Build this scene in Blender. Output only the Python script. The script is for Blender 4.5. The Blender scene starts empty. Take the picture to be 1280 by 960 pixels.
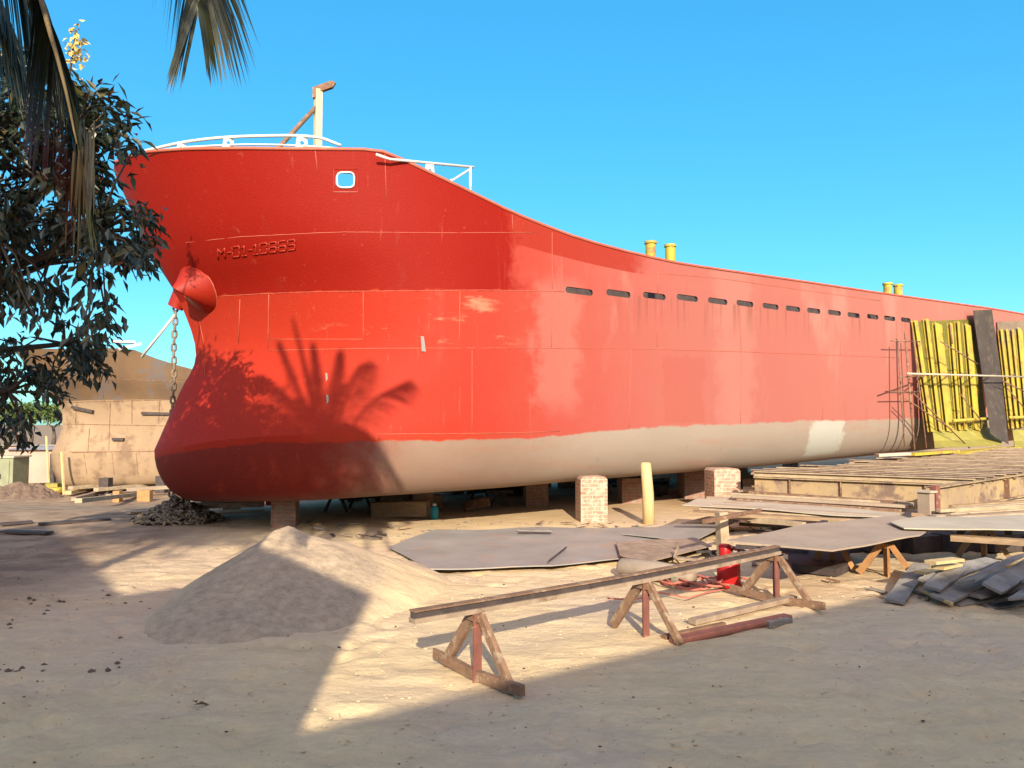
import bpy, bmesh, math, random
import numpy as np
from mathutils import Vector, Matrix, noise
random.seed(7)
S = bpy.context.scene
C = S.collection
R = math.radians
# ------------------------------------------------------------------ camera
H = 1.9
FPX = 960.0
TH = math.atan(50 / 960.0)
cd = bpy.data.cameras.new('camera'); cam = bpy.data.objects.new('camera', cd); C.objects.link(cam)
cd.sensor_width = 36; cd.lens = 27.0; cd.clip_end = 5000; cd.clip_start = 0.05
cam.location = (0, 0, H); cam.rotation_euler = (math.pi / 2 + TH, 0, 0)
S.camera = cam
# ------------------------------------------------------------------ light
LD = Vector((-0.08, 1.0, -0.42))                      # the way sunlight travels
elev = math.atan2(0.42, math.hypot(0.08, 1.0))
W = bpy.data.worlds.new('World'); S.world = W; W.use_nodes = True
nt = W.node_tree; nt.nodes.clear()
sky = nt.nodes.new('ShaderNodeTexSky'); sky.sky_type = 'NISHITA'; sky.sun_disc = False
sky.sun_elevation = elev; sky.sun_rotation = math.pi - 0.08
sky.air_density = 1.0; sky.dust_density = 0.6; sky.ozone_density = 2.0; sky.altitude = 0
gam = nt.nodes.new('ShaderNodeGamma'); gam.inputs['Gamma'].default_value = 0.5
hsv = nt.nodes.new('ShaderNodeHueSaturation'); hsv.inputs['Saturation'].default_value = 1.95; hsv.inputs['Hue'].default_value = 0.49
tint = nt.nodes.new('ShaderNodeMixRGB'); tint.blend_type = 'MULTIPLY'; tint.inputs[0].default_value = 1; tint.inputs[2].default_value = (.52, 1.10, 1.28, 1)
# hazy, warm glow around the sun, added to fill the shade
geo = nt.nodes.new('ShaderNodeTexCoord'); dotn = nt.nodes.new('ShaderNodeVectorMath'); dotn.operation = 'DOT_PRODUCT'; dotn.inputs[1].default_value = tuple(-LD.normalized())
pw = nt.nodes.new('ShaderNodeMath'); pw.operation = 'POWER'; pw.inputs[1].default_value = 2.0; pw.use_clamp = True
mxz = nt.nodes.new('ShaderNodeMath'); mxz.operation = 'MAXIMUM'; mxz.inputs[1].default_value = 0.0
sun_fill = nt.nodes.new('ShaderNodeMixRGB'); sun_fill.blend_type = 'MIX'; sun_fill.inputs[1].default_value = (0, 0, 0, 1); sun_fill.inputs[2].default_value = (6.4, 4.0, 2.8, 1)
add = nt.nodes.new('ShaderNodeMixRGB'); add.blend_type = 'ADD'; add.inputs[0].default_value = 1
nt.links.new(geo.outputs['Generated'], dotn.inputs[0]); nt.links.new(dotn.outputs['Value'], mxz.inputs[0]); nt.links.new(mxz.outputs[0], pw.inputs[0]); nt.links.new(pw.outputs[0], sun_fill.inputs[0])
bg = nt.nodes.new('ShaderNodeBackground'); bg.inputs['Strength'].default_value = 0.15
wo = nt.nodes.new('ShaderNodeOutputWorld')
nt.links.new(sky.outputs[0], gam.inputs[0]); nt.links.new(gam.outputs[0], hsv.inputs['Color']); nt.links.new(hsv.outputs[0], tint.inputs[1])
nt.links.new(tint.outputs[0], add.inputs[1]); nt.links.new(sun_fill.outputs[0], add.inputs[2]); nt.links.new(add.outputs[0], bg.inputs[0]); nt.links.new(bg.outputs[0], wo.inputs[0])
sd = bpy.data.lights.new('sun', 'SUN'); sd.energy = 3.5; sd.angle = R(0.5); sd.color = (1.0, 0.87, 0.66)
so = bpy.data.objects.new('sun', sd); C.objects.link(so)
so.rotation_euler = LD.to_track_quat('-Z', 'Y').to_euler(); so.location = (5, -20, 30)
S.view_settings.view_transform = 'Standard'; S.view_settings.look = 'None'
S.view_settings.gamma = 1; S.view_settings.exposure = 1.4
S.render.engine = 'CYCLES'

# ------------------------------------------------------------------ helpers
def ray(px, py):
    a = (px - 640) / FPX; b = (480 - py) / FPX
    return Vector((a, math.cos(TH) - b * math.sin(TH), math.sin(TH) + b * math.cos(TH)))
def Z(px, py, z=0.0):                                  # point of the sight line at height z
    r = ray(px, py); t = (z - H) / r.z; return Vector((r.x * t, r.y * t, z))
def D(px, py, y):                                      # point of the sight line at depth y
    r = ray(px, py); t = y / r.y; return Vector((r.x * t, y, H + r.z * t))
def proj(p):
    f = p[1] * math.cos(TH) + (p[2] - H) * math.sin(TH)
    u = -p[1] * math.sin(TH) + (p[2] - H) * math.cos(TH)
    return 640 + FPX * p[0] / f, 480 - FPX * u / f
def sstep(a, b, v):
    t = min(1, max(0, (v - a) / (b - a))); return t * t * (3 - 2 * t)
def low(x, y): return -1.15 * sstep(15.5, 31, y) * sstep(-1.5, -6.5, x + .25 * (y - 16))
def GZ(px, py, dz=0.):                                 # point of the ground seen at a pixel
    z = 0.
    for _ in range(30):
        p = Z(px, py, z + dz); z = .5 * z + .5 * low(p.x, p.y)
    return Z(px, py, z + dz)
def gh(x, y):
    return low(x, y) + 0.035 * noise.noise(Vector((x * .35, y * .35, 3))) + 0.012 * noise.noise(Vector((x * 1.7, y * 2.6, 9)))

def tag(o, label=None, cat=None, group=None, kind=None):
    if label: o['label'] = label
    if cat: o['category'] = cat
    if group: o['group'] = group
    if kind: o['kind'] = kind
    return o
def empty(name, loc, label, cat, group=None, rz=0):
    o = bpy.data.objects.new(name, None); C.objects.link(o); o.location = loc; o.rotation_euler.z = rz
    o.empty_display_size = .2
    return tag(o, label, cat, group)
def link(name, me, mats, parent=None, origin=None, smooth=False):
    o = bpy.data.objects.new(name, me); C.objects.link(o)
    for m in (mats if isinstance(mats, (list, tuple)) else [mats]): me.materials.append(m)
    if smooth:
        me.polygons.foreach_set('use_smooth', [True] * len(me.polygons))
    if parent is not None:
        o.parent = parent
    return o
def obj(name, bm, mats, parent=None, world=True, smooth=False, angle=None, origin=None):
    """bm in world coordinates; if a parent is given the mesh is moved to the parent's frame"""
    if parent is not None and world:
        M = (Matrix.Translation(parent.location) @ parent.rotation_euler.to_matrix().to_4x4()).inverted()
        bmesh.ops.transform(bm, matrix=M, verts=bm.verts)
    if origin is not None:
        bmesh.ops.translate(bm, vec=-Vector(origin), verts=bm.verts)
    if angle is not None:
        for e in bm.edges:
            if len(e.link_faces) == 2 and e.calc_face_angle(0) > R(angle): e.smooth = False
    me = bpy.data.meshes.new(name); bm.to_mesh(me); bm.free()
    o = link(name, me, mats, parent, smooth=(smooth or angle is not None))
    if origin is not None: o.location = origin
    return o
def frame(d, up=Vector((0, 0, 1))):
    d = Vector(d).normalized()
    if abs(d.dot(up)) > .98: up = Vector((0, 1, 0))
    x = d.cross(up).normalized(); y = x.cross(d).normalized()
    return x, y, d
def bar(bm, a, b, w, h, up=Vector((0, 0, 1)), w2=None, h2=None, mi=0):
    """rectangular bar from a to b, w wide, h high"""
    a = Vector(a); b = Vector(b); x, y, d = frame(b - a, Vector(up))
    w2 = w2 or w; h2 = h2 or h
    vs = []
    for p, ww, hh in ((a, w, h), (b, w2, h2)):
        for sx, sy in ((-1, -1), (1, -1), (1, 1), (-1, 1)):
            vs.append(bm.verts.new(p + x * sx * ww / 2 + y * sy * hh / 2))
    for f in ((0, 3, 2, 1), (4, 5, 6, 7), (0, 1, 5, 4), (1, 2, 6, 5), (2, 3, 7, 6), (3, 0, 4, 7)):
        bm.faces.new([vs[i] for i in f]).material_index = mi
def profile_bar(bm, a, b, pts, up=Vector((0, 0, 1))):
    """extrude the closed section pts (x,y) from a to b"""
    a = Vector(a); b = Vector(b); x, y, d = frame(b - a, Vector(up))
    r0 = [bm.verts.new(a + x * p[0] + y * p[1]) for p in pts]
    r1 = [bm.verts.new(b + x * p[0] + y * p[1]) for p in pts]
    n = len(pts)
    for i in range(n): bm.faces.new((r0[i], r0[(i + 1) % n], r1[(i + 1) % n], r1[i]))
    bm.faces.new(r0[::-1]); bm.faces.new(r1)
def isec(w, h, t):
    return [(-w/2,-h/2),(w/2,-h/2),(w/2,-h/2+t),(t/2,-h/2+t),(t/2,h/2-t),(w/2,h/2-t),(w/2,h/2),(-w/2,h/2),(-w/2,h/2-t),(-t/2,h/2-t),(-t/2,-h/2+t),(-w/2,-h/2+t)]
def lsec(w, h, t):
    return [(-w/2,-h/2),(-w/2+t,-h/2),(-w/2+t,h/2-t),(w/2,h/2-t),(w/2,h/2),(-w/2,h/2)]
def csec(w, h, t):
    return [(-w/2,-h/2),(w/2,-h/2),(w/2,-h/2+t),(-w/2+t,-h/2+t),(-w/2+t,h/2-t),(w/2,h/2-t),(w/2,h/2),(-w/2,h/2)]
def tube(bm, pts, r, n=8, caps=True, rs=None):
    pts = [Vector(p) for p in pts]; rings = []
    for i, p in enumerate(pts):
        d = (pts[min(i + 1, len(pts) - 1)] - pts[max(i - 1, 0)])
        if d.length < 1e-6: d = Vector((0, 0, 1))
        x, y, _ = frame(d); rr = rs[i] if rs else r
        rings.append([bm.verts.new(p + (x * math.cos(a) + y * math.sin(a)) * rr) for a in [2 * math.pi * k / n for k in range(n)]])
    for i in range(len(rings) - 1):
        for k in range(n):
            bm.faces.new((rings[i][k], rings[i][(k + 1) % n], rings[i + 1][(k + 1) % n], rings[i + 1][k]))
    if caps: bm.faces.new(rings[0][::-1]); bm.faces.new(rings[-1])
def slab(bm, pts, th, nsub=0):
    """polygon pts (top, world) with thickness th downward"""
    t = [bm.verts.new(Vector(p)) for p in pts]; b = [bm.verts.new(Vector(p) - Vector((0, 0, th))) for p in pts]
    n = len(pts); bm.faces.new(t); bm.faces.new(b[::-1])
    for i in range(n): bm.faces.new((t[i], b[i], b[(i + 1) % n], t[(i + 1) % n]))
    bmesh.ops.recalc_face_normals(bm, faces=bm.faces)
def NB(): return bmesh.new()
def sub(name, bm, m, part, root, **k):                 # piece of a part: same frame as its part
    o = obj(name, bm, m, root, **k); o.parent = part; return o
def tab(t):
    xs = np.array([p[0] for p in t], float); ys = np.array([p[1] for p in t], float)
    def f(x):
        if x <= xs[0]:  return float(ys[0] + (ys[1]-ys[0])/(xs[1]-xs[0])*(x-xs[0])) if x > xs[0]-60 else float(ys[0])
        if x >= xs[-1]: return float(ys[-1] + (ys[-1]-ys[-2])/(xs[-1]-xs[-2])*(x-xs[-1]))
        return float(np.interp(x, xs, ys))
    return f

# ------------------------------------------------------------------ materials
def mat(name, c1, c2=None, rough=.75, metal=0., scale=3., bump=.15, bscale=None, c3=None, s3=12., t3=.62, stretch=(1, 1, 1), spec=.3, bdist=.02):
    m = bpy.data.materials.new(name); m.use_nodes = True; n = m.node_tree; n.nodes.clear()
    out = n.nodes.new('ShaderNodeOutputMaterial'); p = n.nodes.new('ShaderNodeBsdfPrincipled')
    n.links.new(p.outputs[0], out.inputs[0])
    tc = n.nodes.new('ShaderNodeTexCoord'); mp = n.nodes.new('ShaderNodeMapping'); mp.inputs['Scale'].default_value = stretch
    n.links.new(tc.outputs['Object'], mp.inputs[0])
    no = n.nodes.new('ShaderNodeTexNoise'); no.inputs['Scale'].default_value = scale; no.inputs['Detail'].default_value = 7; no.inputs['Roughness'].default_value = .62
    n.links.new(mp.outputs[0], no.inputs['Vector'])
    rp = n.nodes.new('ShaderNodeValToRGB'); rp.color_ramp.elements[0].position = .32; rp.color_ramp.elements[1].position = .68
    c2 = c2 or tuple(v * .7 for v in c1)
    rp.color_ramp.elements[0].color = (*c2, 1); rp.color_ramp.elements[1].color = (*c1, 1)
    n.links.new(no.outputs[0], rp.inputs[0]); col = rp.outputs[0]
    if c3:
        n3 = n.nodes.new('ShaderNodeTexNoise'); n3.inputs['Scale'].default_value = s3; n3.inputs['Detail'].default_value = 8; n3.inputs['Roughness'].default_value = .7
        n.links.new(mp.outputs[0], n3.inputs['Vector'])
        r3 = n.nodes.new('ShaderNodeValToRGB'); r3.color_ramp.elements[0].position = t3 - .05; r3.color_ramp.elements[1].position = t3 + .05
        n.links.new(n3.outputs[0], r3.inputs[0])
        mx = n.nodes.new('ShaderNodeMixRGB'); n.links.new(r3.outputs[0], mx.inputs[0]); n.links.new(col, mx.inputs[1]); mx.inputs[2].default_value = (*c3, 1)
        col = mx.outputs[0]
    n.links.new(col, p.inputs['Base Color'])
    p.inputs['Roughness'].default_value = rough; p.inputs['Metallic'].default_value = metal
    p.inputs['Specular IOR Level'].default_value = spec
    if bump:
        nb = n.nodes.new('ShaderNodeTexNoise'); nb.inputs['Scale'].default_value = bscale or scale * 6; nb.inputs['Detail'].default_value = 6
        n.links.new(mp.outputs[0], nb.inputs['Vector'])
        b = n.nodes.new('ShaderNodeBump'); b.inputs['Strength'].default_value = bump; b.inputs['Distance'].default_value = bdist
        n.links.new(nb.outputs[0], b.inputs['Height']); n.links.new(b.outputs[0], p.inputs['Normal'])
    m['p'] = 1
    return m

M = {}
M['white'] = mat('white_paint', (0.562, 0.554, 0.526), (0.490, 0.475, 0.432), rough=.5, c3=(.4, .3, .2), s3=14, t3=.68)
M['cream'] = mat('cream_paint', (0.504, 0.434, 0.294), (0.420, 0.350, 0.231), rough=.6)
M['yellow'] = mat('yellow_primer', (.42, .33, .035), (.30, .225, .04), rough=.65, scale=2, c3=(.25, .14, .06), s3=3.5, t3=.58)
M['yellow2'] = mat('yellow_green_primer', (.28, .25, .045), (.22, .19, .05), rough=.6, scale=1.5, c3=(.4, .33, .15), s3=3, t3=.62)
M['rust'] = mat('rusty_steel', (.22, .12, .07), (.12, .065, .045), rough=.85, scale=5, c3=(.30, .20, .13), s3=9, t3=.58)
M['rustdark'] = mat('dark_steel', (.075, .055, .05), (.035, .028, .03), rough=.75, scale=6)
M['palesteel'] = mat('dusty_steel_bar', (.34, .26, .19), (.20, .14, .10), rough=.7, scale=5, c3=(.16, .09, .06), s3=7, t3=.6)
M['redprimer'] = mat('red_primer', (.22, .08, .06), (.14, .055, .045), rough=.7, scale=6, c3=(.3, .2, .14), s3=8, t3=.62)
M['plate'] = mat('grey_steel_plate', (.31, .29, .265), (.24, .22, .20), rough=.6, scale=1.3, c3=(.32, .24, .18), s3=2.2, t3=.6, metal=.15)
M['tanplate'] = mat('tan_dusty_plate', (0.357, 0.281, 0.204), (0.281, 0.212, 0.162), rough=.7, scale=2, c3=(.26, .18, .13), s3=4, t3=.63)
M['brightplate'] = mat('pale_plate', (0.432, 0.374, 0.288), (0.360, 0.302, 0.223), rough=.65, scale=2)
M['rustwood'] = mat('rusty_weathered_frame', (.24, .14, .085), (.13, .075, .05), rough=.85, scale=7, bump=.35, c3=(.30, .22, .15), s3=9, t3=.58)
M['wood'] = mat('weathered_wood', (.33, .23, .14), (.20, .13, .08), rough=.85, scale=5, stretch=(1, 1, 5), bump=.3)
M['plank'] = mat('dusty_plank', (.42, .33, .22), (.27, .20, .13), rough=.85, scale=4, bump=.3)
M['orangewood'] = mat('orange_timber', (.42, .22, .09), (.28, .14, .06), rough=.8, scale=6, bump=.3)
M['greyslab'] = mat('grey_cement_board', (.27, .245, .22), (.14, .125, .11), rough=.9, scale=4, bump=.35)
M['log'] = mat('pale_timber_post', (0.527, 0.399, 0.204), (0.425, 0.306, 0.145), rough=.8, scale=4, stretch=(3, 3, .6), bump=.3)
M['redplastic'] = mat('red_plastic', (0.372, 0.012, 0.012), (0.300, 0.007, 0.009), rough=.4, bump=.03)
M['cord'] = mat('salmon_cord', (0.450, 0.143, 0.098), (0.375, 0.105, 0.075), rough=.7)
M['teal'] = mat('teal_plastic', (0.014, 0.210, 0.294), (0.010, 0.154, 0.224), rough=.45, bump=.03)
M['green'] = mat('green_plastic', (.03, .35, .12), rough=.5, bump=0)
M['sack'] = mat('grey_tan_pipe', (.30, .24, .19), (.22, .17, .13), rough=.9, scale=6)
M['chain'] = mat('chain_steel', (.20, .17, .13), (.09, .07, .055), rough=.7, scale=12, metal=.2, c3=(.30, .22, .12), s3=10, t3=.58)
M['palechain'] = mat('galvanised_chain', (.24, .19, .14), (.12, .085, .06), rough=.6, scale=3)
M['pinkwall'] = mat('pink_plaster', (0.425, 0.281, 0.230), (0.357, 0.230, 0.187), rough=.9, scale=.8)
M['greenbox'] = mat('dusty_green_sheet', (0.240, 0.248, 0.160), (0.176, 0.184, 0.120), rough=.8, scale=3)
M['tin'] = mat('corrugated_roof', (.35, .33, .32), (.25, .2, .18), rough=.6, scale=1)
M['plaster'] = mat('plaster', (.45, .42, .36), rough=.9, scale=1)
M['soil'] = mat('dark_soil', (.16, .11, .08), (.08, .055, .045), rough=1, scale=5, bump=.6)
M['bark'] = mat('bark', (.12, .09, .07), (.06, .045, .035), rough=.95, scale=6, bump=.6)
M['strip'] = mat('brown_grey_sheet', (.13, .105, .09), (.09, .075, .07), rough=.75, scale=2, c3=(.19, .15, .12), s3=4, t3=.6)
M['beam'] = mat('rusty_tan_girder', (.36, .26, .13), (.25, .18, .12), rough=.8, scale=1.6, c3=(.15, .10, .08), s3=2.2, t3=.54)
M['leaf'] = mat('dark_leaf', (.030, .042, .022), (.014, .022, .014), rough=.38, scale=2.5, bump=0, spec=.6)
M['leaf_b'] = mat('yellowish_leaf', (0.112, 0.091, 0.025), (0.063, 0.052, 0.017), rough=.5, scale=2.5, bump=0, spec=.5)
M['blossom'] = mat('yellow_blossom', (.55, .42, .14), (.4, .3, .1), rough=.7, bump=0)
M['frond'] = mat('palm_leaflet', (0.033, 0.036, 0.013), (0.018, 0.021, 0.010), rough=.45, scale=2, bump=0, spec=.5)
M['frond_dry'] = mat('dry_palm_leaflet', (0.210, 0.147, 0.063), (0.126, 0.084, 0.038), rough=.7, scale=3, bump=0)
M['fargreen'] = mat('far_foliage', (.10, .15, .03), (.05, .08, .02), rough=.8, scale=1, bump=0)

def brickmat(name, c1, c2, mortar, sc=1.0):
    m = bpy.data.materials.new(name); m.use_nodes = True; n = m.node_tree
    p = n.nodes['Principled BSDF']; tc = n.nodes.new('ShaderNodeTexCoord')
    mp = n.nodes.new('ShaderNodeMapping'); mp.inputs['Rotation'].default_value = (R(90), 0, 0)
    b = n.nodes.new('ShaderNodeTexBrick'); b.inputs['Scale'].default_value = sc
    b.inputs['Brick Width'].default_value = .22; b.inputs['Row Height'].default_value = .075; b.inputs['Mortar Size'].default_value = .008
    b.inputs['Color1'].default_value = (*c1, 1); b.inputs['Color2'].default_value = (*c2, 1); b.inputs['Mortar'].default_value = (*mortar, 1)
    no = n.nodes.new('ShaderNodeTexNoise'); no.inputs['Scale'].default_value = 11; no.inputs['Detail'].default_value = 6
    rp = n.nodes.new('ShaderNodeValToRGB'); rp.color_ramp.elements[0].position = .48; rp.color_ramp.elements[1].position = .62
    mx = n.nodes.new('ShaderNodeMixRGB'); mx.inputs[2].default_value = (*mortar, 1)
    n.links.new(tc.outputs['Object'], mp.inputs[0]); n.links.new(mp.outputs[0], b.inputs[0]); n.links.new(tc.outputs['Object'], no.inputs[0])
    n.links.new(no.outputs[0], rp.inputs[0]); n.links.new(rp.outputs[0], mx.inputs[0]); n.links.new(b.outputs[0], mx.inputs[1])
    n.links.new(mx.outputs[0], p.inputs['Base Color']); p.inputs['Roughness'].default_value = .9
    bp = n.nodes.new('ShaderNodeBump'); bp.inputs['Strength'].default_value = .5; bp.inputs['Distance'].default_value = .015
    n.links.new(b.outputs['Fac'], bp.inputs['Height']); bp.invert = True; n.links.new(bp.outputs[0], p.inputs['Normal'])
    return m
M['brick'] = brickmat('worn_brick', (0.315, 0.143, 0.098), (0.375, 0.203, 0.143), (0.413, 0.323, 0.247))
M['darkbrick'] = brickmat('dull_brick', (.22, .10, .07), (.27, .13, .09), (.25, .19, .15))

def sand_mat(shaded_front=False):
    m = bpy.data.materials.new('front_shaded_sand' if shaded_front else 'sand'); m.use_nodes = True; n = m.node_tree; p = n.nodes['Principled BSDF']
    geo = n.nodes.new('ShaderNodeNewGeometry')
    def NO(scale, det=6, rough=.6, st=(1, 1, 1)):
        mp = n.nodes.new('ShaderNodeMapping'); mp.inputs['Scale'].default_value = st; n.links.new(geo.outputs['Position'], mp.inputs[0])
        o = n.nodes.new('ShaderNodeTexNoise'); o.inputs['Scale'].default_value = scale; o.inputs['Detail'].default_value = det; o.inputs['Roughness'].default_value = rough
        n.links.new(mp.outputs[0], o.inputs['Vector']); return o.outputs[0]
    def RP(f, a, b, ca, cb):
        r = n.nodes.new('ShaderNodeValToRGB'); r.color_ramp.elements[0].position = a; r.color_ramp.elements[1].position = b
        r.color_ramp.elements[0].color = (*ca, 1); r.color_ramp.elements[1].color = (*cb, 1); n.links.new(f, r.inputs[0]); return r.outputs[0]
    def MX(f, a, b, mode='MIX'):
        x = n.nodes.new('ShaderNodeMixRGB'); x.blend_type = mode
        for i, v in enumerate((f, a, b)):
            if hasattr(v, 'links') or hasattr(v, 'node'): n.links.new(v, x.inputs[i])
            elif isinstance(v, tuple): x.inputs[i].default_value = (*v, 1)
            else: x.inputs[i].default_value = v
        return x.outputs[0]
    base = RP(NO(1.1), .3, .7, (.54, .41, .245), (.61, .465, .28))
    base = MX(RP(NO(.35, 4), .45, .6, (0, 0, 0), (1, 1, 1)), base, (.53, .405, .275))
    # farther, trodden brown earth towards the back
    sx = n.nodes.new('ShaderNodeSeparateXYZ'); n.links.new(geo.outputs['Position'], sx.inputs[0])
    mr = n.nodes.new('ShaderNodeMapRange'); mr.inputs[1].default_value = 14; mr.inputs[2].default_value = 20; n.links.new(sx.outputs[1], mr.inputs[0])
    base = MX(mr.outputs[0], base, RP(NO(.8), .35, .65, (.36, .22, .13), (.50, .34, .21)))
    mr2 = n.nodes.new('ShaderNodeMapRange'); mr2.inputs[1].default_value = -4.6; mr2.inputs[2].default_value = -6.2; n.links.new(sx.outputs[0], mr2.inputs[0])
    mr3 = n.nodes.new('ShaderNodeMapRange'); mr3.inputs[1].default_value = 5.5; mr3.inputs[2].default_value = 7; n.links.new(sx.outputs[1], mr3.inputs[0])
    mm = n.nodes.new('ShaderNodeMath'); mm.operation = 'MULTIPLY'; n.links.new(mr2.outputs[0], mm.inputs[0]); n.links.new(mr3.outputs[0], mm.inputs[1])
    base = MX(mm.outputs[0], base, RP(NO(1.6), .4, .6, (.22, .15, .10), (.33, .24, .165)))  # darker left side: shade painted into the ground colour
    base = MX(1.0, base, RP(NO(1.5, 7, .65, (.8, 2.6, 1)), .3, .7, (.89, .88, .87), (1.07, 1.07, 1.05)), 'MULTIPLY')  # stretched noise paints the soft light and dark of ripples
    base = MX(1.0, base, RP(NO(14, 5, .7, (.8, 1.4, 1)), .35, .65, (.93, .92, .92), (1.05, 1.05, 1.04)), 'MULTIPLY')
    fleck = RP(NO(38, 3), .68, .72, (0, 0, 0), (1, 1, 1))
    base = MX(fleck, base, (.14, .10, .075))
    if shaded_front:                                            # gravelly soil tone with shade painted in over the front of the heap
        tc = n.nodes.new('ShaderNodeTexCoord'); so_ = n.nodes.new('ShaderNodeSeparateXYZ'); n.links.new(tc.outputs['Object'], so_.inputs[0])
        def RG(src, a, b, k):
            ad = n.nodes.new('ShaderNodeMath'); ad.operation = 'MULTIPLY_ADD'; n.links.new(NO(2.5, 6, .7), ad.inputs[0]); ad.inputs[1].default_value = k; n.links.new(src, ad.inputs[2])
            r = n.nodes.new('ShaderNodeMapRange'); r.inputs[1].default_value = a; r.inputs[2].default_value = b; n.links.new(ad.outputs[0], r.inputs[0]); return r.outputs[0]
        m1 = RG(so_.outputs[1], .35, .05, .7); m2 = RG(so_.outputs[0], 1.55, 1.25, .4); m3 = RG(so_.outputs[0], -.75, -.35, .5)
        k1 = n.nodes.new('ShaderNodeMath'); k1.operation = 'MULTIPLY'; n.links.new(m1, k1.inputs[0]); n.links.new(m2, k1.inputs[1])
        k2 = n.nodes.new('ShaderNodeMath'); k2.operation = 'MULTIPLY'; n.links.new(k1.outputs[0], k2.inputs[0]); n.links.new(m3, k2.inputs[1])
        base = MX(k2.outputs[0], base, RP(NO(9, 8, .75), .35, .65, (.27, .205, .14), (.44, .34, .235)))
    n.links.new(base, p.inputs['Base Color']); p.inputs['Roughness'].default_value = .95; p.inputs['Specular IOR Level'].default_value = .15
    a = n.nodes.new('ShaderNodeMath'); a.operation = 'MULTIPLY_ADD'
    n.links.new(NO(2.6, 5, .55, (1, 1.6, 1)), a.inputs[0]); a.inputs[1].default_value = 2.6; n.links.new(NO(16, 8, .65), a.inputs[2])
    b = n.nodes.new('ShaderNodeBump'); b.inputs['Strength'].default_value = .32; b.inputs['Distance'].default_value = .045
    n.links.new(a.outputs[0], b.inputs['Height']); n.links.new(b.outputs[0], p.inputs['Normal'])
    return m
M['sand'] = sand_mat()

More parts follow.
